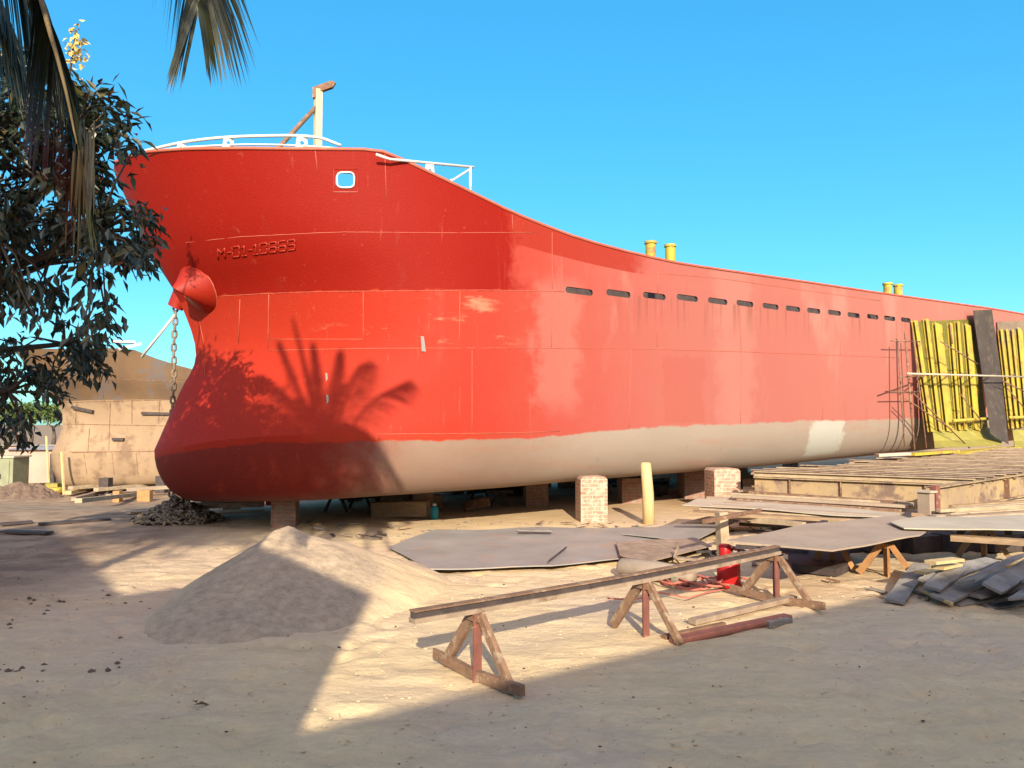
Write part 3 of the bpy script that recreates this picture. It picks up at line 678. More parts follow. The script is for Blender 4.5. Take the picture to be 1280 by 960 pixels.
dplate(223, 180, 189, .16); dplate(296, 171, 187, .17); dplate(379, 170, 188, .19)
wr = hull.B / 2 - .12
r2 = NB(); P1 = hull.onplane(487, 199, wr); P2 = hull.onplane(592, 209, wr); P1b = hull.onplane(470, 193, wr)
tube(r2, [P1b, P1, P2], .024, 7); P3 = hull.onplane(588, 243, wr); tube(r2, [hull.onplane(588, 209, wr), P3], .026, 7)
tube(r2, [hull.onplane(588, 211, wr), hull.onplane(560, 229, wr)], .02, 6); tube(r2, [hull.onplane(564, 224, wr), hull.onplane(565, 234, wr)], .022, 6)
obj('forecastle_rail', r2, M['white'], ship, smooth=True)
dplate(537, 204, 223, .17, ctr=hull.onplane(537, 210, wr))
# jackstaff
js = NB(); a = hull.onplane(397, 185, 1.0); b = hull.onplane(397, 112, 1.0)
bar(js, a - Vector((0, 0, .9)), Vector((a.x, a.y, b.z)), .13, .13, up=NV); jk = obj('jackstaff', js, M['cream'], ship)
js = NB(); c = Vector((a.x, a.y, b.z)); bar(js, c + Vector((-.09, 0, -.03)), c + Vector((.26, 0, .10)), .09, .13); bar(js, c + Vector((.24, 0, .06)), c + Vector((.30, 0, .16)), .06, .1)
bar(js, c + Vector((-.10, 0, -.1)), c + Vector((-.02, 0, -.1)), .14, .16); sub('masthead_arm', js, M['rust'], jk, ship)
js = NB(); tube(js, [hull.onplane(395, 134, 1.0), hull.onplane(345, 188, 1.0), hull.onplane(333, 200, 1.0)], .045, 7); sub('brace', js, M['rustwood'], jk, ship, smooth=True)
# hawse pipes
def hawse(base, bn, tip, tn, rb_, rt, back=.35, bot=1.0):
    b = NB(); n = 32; e = (tip - base).normalized()
    def ring_(c, nr, r, k=1.0):
        up_ = Vector((0, 0, 1)); y = (up_ - nr * up_.dot(nr)).normalized(); x = y.cross(nr).normalized()
        return [b.verts.new(c + x*math.cos(t)*r + y*math.sin(t)*r*(k if math.sin(t) < 0 else 1)) for t in [2*math.pi*q/n for q in range(n)]]
    rB0 = ring_(base - bn * back, bn, rb_ * 1.15, bot); rB = ring_(base, bn, rb_, bot); rT = ring_(tip, tn, rt); rI = ring_(tip, tn, rt * .85); rJ = ring_(tip - e * .16, tn, rt * .8)
    for A, Bq, mi in ((rB0, rB, 0), (rB, rT, 0), (rT, rI, 0), (rI, rJ, 1)):
        for k in range(n): b.faces.new((A[k], A[(k+1) % n], Bq[(k+1) % n], Bq[k])).material_index = mi
    b.faces.new(rJ).material_index = 1
    bmesh.ops.recalc_face_normals(b, faces=b.faces); return b
cb, cn, ce = hull.search(247, 360)
tipP = D(226, 366, cb.y - .40); tn = Vector((-.50, -.12, -.80)).normalized()
hp = obj('hawse_pipe', hawse(cb, cn, tipP, tn, .46, .17, bot=1.15), [M['redpart'], M['inner']], ship, angle=40)
b = NB(); yb_ = Vector((0, 0, 1)) - cn * cn.z; yb_.normalize(); xb_ = yb_.cross(cn).normalized()
tube(b, [cb + cn*.004 + (xb_*math.cos(t) + yb_*math.sin(t)*(1.15 if math.sin(t) < 0 else 1)) * .463 for t in [2*math.pi*q/32 for q in range(33)]], .012, 5, caps=False); sub('weld_ring', b, M['seam'], hp, ship, smooth=True)
tip2 = hull.onplane(219, 384, -1.05); cb2 = tip2 + Vector((.25, .1, .45))
obj('hawse_pipe', hawse(cb2, Vector((-.5, .3, -.6)).normalized(), tip2, Vector((-.45, .1, -.85)).normalized(), .27, .15), [M['redpart'], M['inner']], ship, angle=40)

# ------------------------------------------------------------------ anchor chain
def link_mesh(bm, c, d, roll, L=.17, Wd=.10, r=.018):
    x, y, d = frame(d); ax = x * math.cos(roll) + y * math.sin(roll); pts = []
    for k in range(12):
        a = 2 * math.pi * k / 12; pts.append(c + ax * (Wd/2 - r) * math.cos(a) + d * ((L/2 - r) * .55 * math.sin(a) + math.copysign((L/2 - r) * .45, math.sin(a)) * (1 if abs(math.sin(a)) > .1 else 0)))
    n = 5; rings = []
    for i, p in enumerate(pts):
        t = (pts[(i+1) % 12] - pts[i-1]).normalized(); u, v, _ = frame(t, up=ax.cross(d))
        rings.append([bm.verts.new(p + (u*math.cos(q)+v*math.sin(q))*r) for q in [2*math.pi*k/n for k in range(n)]])
    for i in range(12):
        for k in range(n): bm.faces.new((rings[i][k], rings[i][(k+1)%n], rings[(i+1)%12][(k+1)%n], rings[(i+1)%12][k]))
chn = NB(); z = tip2.z - .02; i = 0
ct = tip2.copy()
while z > .35:
    link_mesh(chn, Vector((ct.x + .01 * math.sin(z * 5), ct.y, z)), Vector((.03 * math.sin(i), 0, -1)), (math.pi / 2) * (i % 2) + .5, L=.19, Wd=.12, r=.023)
    z -= .132; i += 1
co_ = obj('anchor_chain', chn, M['palechain'], None, smooth=True, origin=(ct.x, ct.y, 0)); tag(co_, 'thick link chain hanging from the hawse pipe at the red bow', 'chain')
hp_ = NB(); rnd = random.Random(3); hc_ = Vector((ct.x + .05, 14.2, 0)); hc_ = Z(212, 655); 
for k in range(340):
    a = rnd.uniform(0, 2*math.pi); rr = rnd.random() ** .6; z = max(0, .52 * (1 - rr ** .8)) * rnd.uniform(.55, 1) + .03
    c = hc_ + Vector((math.cos(a)*rr*.85, math.sin(a)*rr*.6 + .35, z)); dd = Vector((rnd.gauss(0,1), rnd.gauss(0,1), rnd.gauss(0,.5)))
    link_mesh(hp_, c, dd, rnd.uniform(0, 3), L=.21, Wd=.13, r=.026)
core = NB()
o_ = obj('chain_heap', hp_, M['chain'], smooth=True, origin=hc_); tag(o_, 'heap of rusty chain piled on the ground under the bulb', 'chain heap')
rd = NB(); pA = ct + Vector((0, 0, -.15)); pB = D(177, 446, ct.y + .2); tube(rd, [pA, pB], .028, 7)
o_ = obj('steel_rod', rd, M['white'], origin=pA, smooth=True); tag(o_, 'thin white rod slanting from the top of the hanging chain', 'rod')

# ------------------------------------------------------------------ brick pillars and props under the ship
def box_pts(c, sx, sy, h, dirx, z0=-.05, chamfer=0):
    b = NB(); dx = Vector(dirx).normalized(); dy = Vector((-dx.y, dx.x, 0))
    prof = [(-sx/2, z0), (sx/2, z0), (sx/2, h - chamfer), (sx/2 - chamfer, h), (-sx/2 + chamfer, h), (-sx/2, h - chamfer)] if chamfer else [(-sx/2, z0), (sx/2, z0), (sx/2, h), (-sx/2, h)]
    f = [b.verts.new(c + dx*x - dy*sy/2 + Vector((0,0,z))) for x, z in prof]; g_ = [b.verts.new(c + dx*x + dy*sy/2 + Vector((0,0,z))) for x, z in prof]
    k = len(prof); b.faces.new(f); b.faces.new(g_[::-1])
    for i in range(k): b.faces.new((f[i], g_[i], g_[(i+1)%k], f[(i+1)%k]))
    bmesh.ops.recalc_face_normals(b, faces=b.faces)
    bmesh.ops.bevel(b, geom=b.edges[:], offset=.008, segments=1, affect='EDGES')
    return b
def pillar(px, ybase, wpx, ytop, m, label, group=None, ch=.05, dirx=(1, .12, 0)):
    c = Z(px, ybase); s_ = wpx / FPX * c.y; h = D(px, ytop, c.y).z; c2 = c + Vector((0, s_ * .5, 0))
    b = box_pts(c2, s_, s_, h, dirx, chamfer=ch); o = obj('brick_pillar', b, m, origin=c2); tag(o, label, 'pillar', group)
pillar(741, 653, 34, 596, M['brick'], 'sunlit worn brick pillar holding the hull beside the pale post')
pillar(908, 640, 34, 586, M['brick'], 'sunlit brick pillar at the left end of the steel platform')
pillar(352, 660, 30, 622, M['darkbrick'], 'squat brick pillar behind the sand mound under the bow', ch=0)
for px, yb, w_, yt, lb in ((527, 643, 26, 600, 'dark brick pillar under the hull beside the teal jug'), (670, 634, 28, 600, 'dark brick pillar under the hull left of the sunlit pillar'), (789, 630, 26, 598, 'dark brick pillar under the hull between sunlit pillar and post'), (868, 624, 28, 590, 'dark brick pillar under the hull right of the pale post')):
    pillar(px, yb, w_, yt, M['darkbrick'], lb, ch=0)
for i, ss in enumerate((-5, -2, 1, 4, 7, 10, 13, 16)):
    for w_ in (-3.0,):
        c = hull.at(ss, w_, 0); c.z = 0; z_ = .9 if ss > 0 else .75
        b = box_pts(c, .42, .42, z_ + .03 * max(ss, 0), DV); o = obj('brick_pillar', b, M['darkbrick'], origin=c); tag(o, 'dark brick pillar in the far row under the red hull', 'pillar', 'far row of pillars under the hull')
pp = Z(811, 655); b = NB(); zt = D(808, 578, pp.y).z
tube(b, [pp - Vector((0,0,.1)), pp + Vector((-.01,0,zt*.5)), Vector((pp.x - .05, pp.y, zt - .03)), Vector((pp.x - .05, pp.y, zt))], .11, 12, rs=[.118, .11, .10, .07])
o = obj('timber_post', b, M['log'], smooth=True, origin=pp); tag(o, 'round pale timber post propping the red hull', 'post')

# under-hull clutter
tj = empty('plastic_jug', Z(543, 649), 'small teal plastic jug on the sand at the shade edge', 'jug')
b = NB(); q = tj.location; tube(b, [q, q+Vector((0,0,.20)), q+Vector((0,0,.25)), q+Vector((0,0,.27))], .08, 12, rs=[.075,.085,.06,.035]); obj('body', b, M['teal'], tj, smooth=True)
b = NB(); tube(b, [q+Vector((0,0,.27)), q+Vector((0,0,.31))], .04, 10); obj('cap', b, M['white'], tj, smooth=True)
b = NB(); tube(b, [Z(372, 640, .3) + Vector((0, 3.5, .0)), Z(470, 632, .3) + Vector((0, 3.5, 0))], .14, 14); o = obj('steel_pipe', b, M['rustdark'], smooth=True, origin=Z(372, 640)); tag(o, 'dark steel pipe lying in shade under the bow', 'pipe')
b = NB(); c = Z(308, 648); o = None
bar(b, c + Vector((-.1,1.6,.25)), c + Vector((.12,1.6,.25)), .2, .3); o = obj('fuel_can', b, M['redplastic'], origin=c); tag(o, 'small red fuel can in shade behind the bow pillar', 'can')
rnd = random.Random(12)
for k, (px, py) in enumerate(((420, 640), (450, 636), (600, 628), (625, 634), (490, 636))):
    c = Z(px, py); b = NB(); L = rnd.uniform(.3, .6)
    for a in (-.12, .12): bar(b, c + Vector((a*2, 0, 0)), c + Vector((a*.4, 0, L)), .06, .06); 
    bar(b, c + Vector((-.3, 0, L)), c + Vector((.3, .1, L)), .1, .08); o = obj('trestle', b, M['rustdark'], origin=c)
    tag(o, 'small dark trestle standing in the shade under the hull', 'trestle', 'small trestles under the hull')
# far ground things seen through the gap
for k in range(12):
    px = 400 + k * 48 + rnd.uniform(-12, 12); c = Z(px, rnd.uniform(592, 606)); b = NB(); L = rnd.uniform(.8, 2.2); h = rnd.uniform(.15, .5)
    bar(b, c + Vector((-L/2,0,h/2)), c + Vector((L/2,rnd.uniform(-.4,.4),h/2)), .4, h)
    o = obj('stacked_timber', b, [M['plank'], M['palesteel'], M['greyslab']][k % 3], origin=c); tag(o, 'low timber stack in the yard beyond the red hull', 'timber stack', 'timber stacks beyond the hull')

# ------------------------------------------------------------------ sand mound
mc = Vector((-2.6, 9.0)); mv = []; mf = []
N1, N2 = 90, 90
def mound(x, y):
    dx, dy = x - mc.x, y - mc.y
    dx2 = dx - .12 * dy
    r = math.sqrt((dx2 / (1.95 if dx2 > 0 else 1.12)) ** 2 + (dy / (2.45 if dy < 0 else 2.0)) ** 2)
    h = max(0, 1 - r); z = .76 * (h ** 1.12) if h > 0 else 0
    z = z if z < .5 else .5 + (z - .5) * .75
    z += h * (.10 * noise.noise(Vector((x * 1.6, y * 1.1, 4))) + .05 * abs(noise.noise(Vector((x * 4.2, y * 1.4, 7))))) * 1.6
    z += .012 * noise.noise(Vector((x * 9, y * 9, 2))) * min(1, h * 6)
    return z - .05 + min(.05, h * .35)
for j in range(N2 + 1):
    for i in range(N1 + 1):
        x = mc.x - 2.6 + 5.2 * i / N1; y = mc.y - 3.0 + 5.4 * j / N2; mv.append((x - mc.x, y - mc.y, gh(x, y) + mound(x, y)))
for j in range(N2):
    for i in range(N1): a = j * (N1 + 1) + i; mf.append((a, a + 1, a + N1 + 2, a + N1 + 1))
me = bpy.data.meshes.new('sand_mound'); me.from_pydata(mv, [], mf); me.update()
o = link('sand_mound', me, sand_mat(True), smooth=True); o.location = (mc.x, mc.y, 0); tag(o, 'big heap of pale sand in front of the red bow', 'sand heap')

# ------------------------------------------------------------------ steel rail on sawhorses
def sawhorse(c, h, dirn, half, m1, m2, label, cat='sawhorse', group=None, base=True, name='sawhorse'):
    d = Vector(dirn).normalized(); sdv = Vector((-d.y, d.x, 0)); c = Vector(c); t = empty(name, c, label, cat, group)
    if base:
        b = NB(); n = 8
        for i in range(n):
            u0, u1 = -1 + 2 * i / n, -1 + 2 * (i + 1) / n
            z0, z1 = .045 + .03 * abs(u0), .045 + .03 * abs(u1)
            bar(b, c + d*half*1.12*u0 + Vector((0,0,z0)), c + d*half*1.12*u1 + Vector((0,0,z1)), .045 if i else .02, .075, w2=.045)
        obj('base_board', b, m1, t)
    b = NB(); profile_bar(b, c + Vector((0,0,-.03)), c + Vector((0,0,h-.02)), lsec(.075, .075, .012), up=sdv); obj('post', b, m2, t)
    for sgn in (-1, 1):
        b = NB(); profile_bar(b, c + d*half*sgn*.86 + sdv*.02 + Vector((0,0,.02)), c + d*.05*sgn + sdv*.02 + Vector((0,0,h*.93)), csec(.08 if sgn < 0 else .06, .045, .01), up=sdv)
        obj('leg', b, m1, t)
    b = NB(); bar(b, c - d*.07 + Vector((0,0,h-.05)), c + d*.07 + Vector((0,0,h-.05)), .05, .05); obj('head_plate', b, m1, t)
    return t
e1 = Z(515, 771, .55); e2 = Z(972, 687, .56)
rd_ = (e2 - e1).normalized()
rt_ = empty('steel_rail', (e1.x, e1.y, 0), 'long steel rail lying across three sawhorses on the sand', 'steel rail')
x_, y_, d_ = frame(e2 - e1)
def railpart(name, dz, w_, h_, m_, off=0.):
    b = NB(); npt = 16; rings = []; rr_ = random.Random(4)
    for i in range(npt + 1):
        u = i / npt; p = e1.lerp(e2, u) + Vector((0, 0, dz - .022 * math.sin(math.pi * u))) + x_ * (off + rr_.uniform(-.002, .002))
        rings.append([b.verts.new(p + x_ * a * w_ / 2 + y_ * c_ * h_ / 2) for a, c_ in ((-1,-1),(1,-1),(1,1),(-1,1))])
    for i in range(npt):
        for k in range(4): b.faces.new((rings[i][k], rings[i][(k+1)%4], rings[i+1][(k+1)%4], rings[i+1][k]))
    b.faces.new(rings[0][::-1]); b.faces.new(rings[-1]); bmesh.ops.recalc_face_normals(b, faces=b.faces); obj(name, b, m_, rt_)
railpart('lower_flange', -.028, .085, .034, M['palesteel'])
railpart('web', .012, .045, .044, M['rustdark'])  # dark web carries the shadow below the upper flange in its colour
railpart('upper_flange', .040, .078, .011, M['rustwood'])
nrm = Vector((rd_.y, -rd_.x, 0)).normalized()
def onrail(px):
    best = min([i / 200 for i in range(201)], key=lambda u: abs(proj(e1.lerp(e2, u))[0] - px)); p = e1.lerp(e2, best); return Vector((p.x, p.y, 0))
sawhorse(onrail(594), .515, nrm, .50, M['rustwood'], M['redprimer'], 'nearest rusty sawhorse with long curved base board under the rail end')
sawhorse(onrail(803) , .505, nrm, .46, M['rustwood'], M['redprimer'], 'middle sawhorse with red post under the steel rail', base=False)
sawhorse(onrail(968), .525, nrm, .50, M['rustwood'], M['redprimer'], 'farthest sawhorse of the rail beside the tan plate')

# ------------------------------------------------------------------ plates, cords and things on the sand in the middle
def plate(name, pts, z, th, m, label, cat, group=None, warp=0.0):
    P = [Z(a, b_, z if not isinstance(z, (list, tuple)) else z[i]) for i, (a, b_) in enumerate(pts)]
    b = NB(); slab(b, P, th)
    if warp:
        bmesh.ops.triangulate(b, faces=b.faces[:])
        bmesh.ops.subdivide_edges(b, edges=b.edges[:], cuts=5, use_grid_fill=True)
        for v in b.verts: v.co.z += warp * noise.noise(v.co * .9)
    c = sum(P, Vector()) / len(P); o = obj(name, b, m, origin=(c.x, c.y, 0)); return tag(o, label, cat, group)
plate('steel_plate', [(486,682),(545,662),(700,659),(838,657),(868,672),(876,684),(780,697),(690,706),(537,711)], .07, .015, M['plate'], 'large grey steel plate lying flat on the sand before the sunlit pillar', 'steel plate', warp=.035)
plate('steel_plate', [(778,667),(905,641),(928,648),(866,676)], (.10,.22,.24,.12), .015, M['plate'], 'smaller grey plate raised towards the square timber post', 'steel plate', warp=.02)
plate('steel_plate', [(770,677),(870,672),(890,682),(812,702),(775,694)], .13, .012, M['palesteel'], 'small brownish plate on the right end of the large grey plate', 'steel plate', warp=.02)
b = NB()
for k in range(7):
    a = Z(648 + rnd.uniform(-3, 3), 660 + k * .5, .03 + .02 * k); bar(b, a, a + Vector((.55, rnd.uniform(-.08, .12), 0)), .09, .014)
o = obj('slat_pile', b, M['greyslab'], origin=Z(665, 660)); tag(o, 'small pile of dark slats on the sand behind the grey plate', 'slat pile')
b = NB(); tube(b, [Z(685, 702, .1), Z(708, 684, .12)], .012, 5); o = obj('steel_rod', b, M['rustdark'], origin=Z(685,702)); tag(o, 'thin dark rod lying on the large grey plate', 'rod')
# grey roll
b = NB(); a = Z(775, 708, .10); c = Z(868, 722, .10); m_ = (a + c) / 2
tube(b, [a, a + (c-a)*.04, m_ + Vector((0,0,.01)), a + (c-a)*.95, c], .12, 14, rs=[.08, .115, .12, .11, .07]); o = obj('rolled_mat', b, M['sack'], smooth=True, origin=a); tag(o, 'grey brown roll lying on the sand behind the rail', 'roll')
# cords
def cord(px, py, n, sx, sy, seed, label, m=M['cord'], r=.012):
    rr = random.Random(seed); c = Z(px, py); pts = []; a = 0
    for i in range(n * 12):
        a += .52 + rr.uniform(-.06, .06); k = 1 + .35 * math.sin(i * .13 + seed)
        cx = math.sin(i * .045 + seed) * sx * .9
        pts.append(c + Vector((cx + math.cos(a) * sx * .42 * k, math.sin(a) * sy * k + .2 * math.sin(i * .02), .03 + .05 * (1 + math.sin(i * .37)) * rr.uniform(.5, 1) + gh(c.x, c.y))))
    b = NB(); tube(b, pts, r, 5); o = obj('cord', b, m, smooth=True, origin=c); tag(o, label, 'cord')
cord(886, 735, 8, .42, .30, 2, 'tangle of salmon cord on the sand beside the red canister', r=.014)
cord(820, 692, 4, .24, .20, 5, 'small coil of orange cord lying on the brownish plate', r=.012)
b = NB(); c = Z(841, 722, .12); tube(b, [c, c + Vector((0,0,.07))], .035, 8); o = obj('bottle_cap', b, M['green'], smooth=True, origin=c); tag(o, 'tiny green cup among the salmon cord', 'cup')
# red canister
q = Z(911, 733); rc = empty('red_canister', q, 'bright red plastic canister standing on the sand', 'canister')
b = NB(); hgt = .36; prof = [(.0,.13),(.02,.14),(.30,.13),(.345,.11),(.36,.06)]
tube(b, [q + Vector((0,0,p_[0])) for p_ in prof], .1, 16, rs=[p_[1] for p_ in prof]); obj('body', b, M['redplastic'], rc, angle=50)
b = NB(); tube(b, [q + Vector((-.04,0,.355)), q + Vector((-.04,0,.47)), q + Vector((-.04,0,.49))], .07, 12, rs=[.065,.075,.06]); obj('neck', b, M['redplastic'], rc, angle=50)
b = NB(); tube(b, [q + Vector((.10,-.02,.33)), q + Vector((.12,-.02,.42)), q + Vector((.02,-.01,.44))], .014, 6); obj('handle', b, M['redplastic'], rc, smooth=True)
# loose frames / angle pieces
def bars(name, specs, m, label, cat, group=None):
    b = NB(); P0 = None
    for (p, q_, z0, z1, w_, h_) in specs:
        F_ = GZ if p[0] < 350 else Z; A1 = F_(p[0], p[1], z0); A2 = F_(q_[0], q_[1], z1); P0 = P0 or A1; bar(b, A1, A2, w_, h_)
    o = obj(name, b, m, origin=(P0.x, P0.y, 0)); return tag(o, label, cat, group)
bars('angle_offcut', [((845,697),(873,700),.1,.1,.12,.02),((848,684),(843,698),.25,.12,.02,.05)], M['palesteel'], 'bent steel offcut standing on end behind the roll', 'steel offcut')
for k, (p, q_) in enumerate((((868,682),(905,697)), ((880,680),(892,700)), ((872,690),(915,688)), ((905,680),(935,690)))):
    bars('scrap_strip', [(p, q_, .06 + .03*k, .05, .04, .03)], M['rustdark'], 'dark scrap strip lying behind the red canister', 'scrap strip', 'scrap strips behind the canister')
# square post and the frame beside it
q = Z(905, 702); pt_ = empty('timber_stand', q, 'square timber post carrying a crossbar behind the red canister', 'stand')
zt = D(903, 640, q.y).z; b = NB(); bar(b, q - Vector((0,0,.05)), q + Vector((-.03,0,zt)), .13, .13, up=Vector((1,.3,0))); obj('post', b, M['plank'], pt_)
b = NB(); bar(b, Z(880, 652, zt) , Z(950, 638, zt + .02), .05, .05); obj('crossbar', b, M['rust'], pt_)
bars('steel_bar', [((912,645),(1005,656),.42,.42,.10,.07)], M['plank'], 'brown timber bar reaching from the square post to the tan plate', 'timber bar')
for k, (p, q_) in enumerate((((925,655),(1000,660)), ((915,668),(985,660)), ((905,672),(1000,664)), ((920,683),(1010,690)), ((940,648),(1030,654)))):
    bars('steel_bar', [(p, q_, .12 + .03*(k%2), .14, .09, .05)], M['rustdark'] if k % 2 else M['palesteel'], 'loose steel bar lying in the shade behind the tan plate', 'steel bar', 'loose bars behind the tan plate')
plate('sheet', [(915,640),(955,634),(958,641),(935,652)], .30, .02, M['brightplate'], 'pale crumpled sheet beside the top of the square post', 'sheet')
# red channel bars on the sand
bars('steel_bar', [((842,801),(985,771),.04,.05,.10,.05)], M['redprimer'], 'dark red steel bar lying on the sand by the shade edge', 'steel bar')
bars('steel_bar', [((865,777),(992,747),.05,.07,.09,.05)], M['palesteel'], 'dusty brown bar lying just behind the red bar', 'steel bar')
bars('steel_bar', [((957,780),(986,776),.04,.04,.10,.06)], M['greyslab'], 'short grey block at the right end of the red bar', 'steel block')
bars('steel_bar', [((830,797),(905,781),.03,.03,.05,.05)], M['rust'], 'thin rusty bar lying beside the left end of red bar', 'steel bar')

# ------------------------------------------------------------------ steel platform at right
pf0 = Z(943, 592, .90); q1 = Z(1215, 602, .90); qd = (q1 - pf0).normalized(); cb0 = Z(1163, 608, .88)
sp = empty('steel_platform', (cb0.x, cb0.y, 0), 'long raised platform of parallel rusty steel bars beside the red hull', 'platform')
dvec = DV
def rise(s): return .03 * s
b = NB()
for i in range(26):
    s_ = i * .40; a = pf0 + dvec * s_ + Vector((0,0,rise(s_))); jitter = rnd.uniform(-.5, .35)
    # length to the side beam
    L = 0
    den = qd.x * dvec.y - qd.y * dvec.x; rel = cb0 - pf0; L = (rel.x * dvec.y - rel.y * dvec.x) / den
    bb = NB(); profile_bar(bb, a - qd * (jitter if i else 0), a + qd * (L + rnd.uniform(.02,.1)), isec(.14, .10, .016), up=Vector((0,0,1)))
    obj('deck_bar', bb, M['palesteel'] if i % 3 else M['plank'], sp)
b.free()
bb = NB(); A1 = pf0 + Vector((-.05*0,0,-.36)); A2 = cb0 + Vector((0,0,-.30)); 
profile_bar(bb, A1 - Vector((.0,.02,0)), pf0 + qd * (L) + Vector((0,-.02,-.36)), isec(.18, .60, .02)); obj('front_beam', bb, M['beam'], sp)
for k in (1, 3, 6):
    bb = NB(); p = pf0 + qd * (L * (k + .5) / 8) + Vector((0,0,-.36)); x_, y_, d_ = frame(qd); bar(bb, p + x_ * .01, p + x_ * .086, .02, .56); obj('web_stiffener', bb, M['rust'], sp)
bb = NB(); profile_bar(bb, cb0 + Vector((0,0,-.22)), cb0 + dvec * 9 + Vector((0,0,-.22 + .03*9)), isec(.2, .42, .02)); obj('side_beam', bb, M['beam'], sp)
for k in (2, 5, 8):
    bb = NB(); p = cb0 + dvec * (k + .6) + Vector((0,0,-.22 + .03*(k+.6))); bar(bb, p - NV*-.012, p + NV*.095, .02, .37); obj('web_stiffener', bb, M['rust'], sp)
bb = NB(); c = Z(1158, 645, .42); bar(bb, Vector((c.x, c.y, .0)), Vector((c.x, c.y, .80)), .20, .14, up=Vector((1,.6,0))); obj('end_post', bb, M['tanplate'], sp)
bb = NB(); bar(bb, Vector((c.x, c.y, .80)), Vector((c.x, c.y, .83)), .27, .2, up=Vector((1,.6,0))); obj('post_cap', bb, M['brightplate'], sp)
bb = NB(); c = c + Vector((.22,.12,0)); bar(bb, Vector((c.x, c.y, .0)), Vector((c.x, c.y, .90)), .09, .12, up=Vector((1,.6,0))); obj('end_post', bb, M['redprimer'], sp)
for s_ in (0.3, 3.3, 6.3):
    bb = NB(); p = pf0 + dvec * s_; bar(bb, Vector((p.x, p.y - .02, -.05)), Vector((p.x, p.y - .02, .62)), .25, .25); obj('support_block', bb, M['wood'], sp)
    bb = NB(); p = cb0 + dvec * (s_ + .9); bar(bb, Vector((p.x, p.y, -.05)), Vector((p.x, p.y, .47)), .25, .25); obj('support_block', bb, M['wood'], sp)
# timber/plank layers in front
layers = [((925,613),(1140,628),.50,.14,'plank'), ((905,617),(1120,632),.46,.16,'plank'), ((885,622),(1150,640),.44,.14,'tanplate'), ((930,610),(1150,622),.55,.10,'wood'),
          ((1180,634),(1300,626),.50,.20,'plank'), ((1175,640),(1300,634),.48,.2,'plank'), ((1200,627),(1300,618),.52,.2,'plank'), ((1165,646),(1300,641),.46,.18,'plank')]
rl = random.Random(8)
for k in range(15):
    yl = 608 + k * 2.4; xl = 948 - k * 5.5 + rl.uniform(-14, 14); xr = rl.uniform(1080, 1160)
    layers.append(((xl, yl), (xr, yl + 13 + rl.uniform(-2, 2)), .56 - .008 * k + rl.uniform(-.03, .03), rl.uniform(.06, .13), rl.choice(['plank', 'wood', 'rustwood', 'palesteel', 'tanplate'])))
for k in range(9):
    yl = 624 + k * 2.6; layers.append(((1172 + rl.uniform(-5, 25), yl + 4), (1345, yl - 6), .5 + rl.uniform(-.04, .04), rl.uniform(.06, .14), rl.choice(['plank', 'wood', 'rustwood', 'palesteel'])))
for k, (p, q_, z_, w_, m_) in enumerate(layers):
    bars('long_plank', [(p, q_, z_, z_, w_, .05)], M[m_], 'dusty long plank laid in the layer before the platform', 'plank', 'long planks before the platform')
def bigplate(pts, z, m, label, th=.014): return plate('steel_plate', pts, z, th, m, label, 'steel plate', warp=.035)
bigplate([(853,630),(872,622.5),(1125,637),(1125,648),(1040,643)], .52, M['brightplate'], 'long pale plate reaching left in front of the planks')
bigplate([(908,677),(1008,654),(1125,646),(1165,657),(1150,668),(1040,689)], .56, M['tanplate'], 'broad tan plate resting on trestles above the dark gap', th=.018)
bigplate([(1112,652),(1150,647),(1340,643),(1340,664),(1130,659)], .60, M['brightplate'], 'bright pale plate at the right above the slab heap')
bars('timber_beam', [((1188,672),(1345,682),.46,.46,.16,.07)], M['wood'], 'long brown beam jutting below the bright pale plate', 'beam')
# underside carriers
for k, (px, py) in enumerate(((985, 676), (1060, 672), (1110, 662), (1200, 664), (1260, 664))):
    a = Z(px, py, .49); bb = NB(); bar(bb, a, a + Vector((1.1, 1.6, 0)), .08, .1); o = obj('carrier_beam', bb, M['rustdark'], origin=(a.x, a.y, 0)); tag(o, 'dark beam carrying the plates from below', 'beam', 'beams below the plates')
plate('steel_plate', [(985,690),(1000,686),(1062,684),(1060,705),(1045,711),(990,704)], .12, .10, M['rustdark'], 'dark slab lying in shade right of the far sawhorse', 'steel plate')
sawhorse(Z(1108, 722), .44, (.75,-.65,0), .38, M['orangewood'], M['orangewood'], 'orange timber trestle in the sun under the tan plate', 'trestle', base=False, name='timber_trestle')
sawhorse(Z(1082, 722) + Vector((-.2, .5, 0)), .42, (.9,-.4,0), .3, M['orangewood'], M['orangewood'], 'second orange trestle further back under the tan plate', 'trestle', base=False, name='timber_trestle')
sawhorse(Z(1230, 700), .5, (.75,-.65,0), .38, M['wood'], M['wood'], 'dark trestle behind the slab heap', 'trestle', base=False, name='timber_trestle')
# back wall of the dark gap : stacked timbers
for k in range(7):
    a = Z(1010 + k * 55, 706, 0) + Vector((0, 1.0, .0)); bb = NB(); bar(bb, a + Vector((0,0,.12 + .02*(k%3))), a + Vector((1.1, .4, .12)), .4, .26); o = obj('sleeper', bb, M['rustdark'], origin=(a.x,a.y,0)); tag(o, 'dark sleeper in the deep shade under the plates', 'sleeper', 'sleepers under the plates')
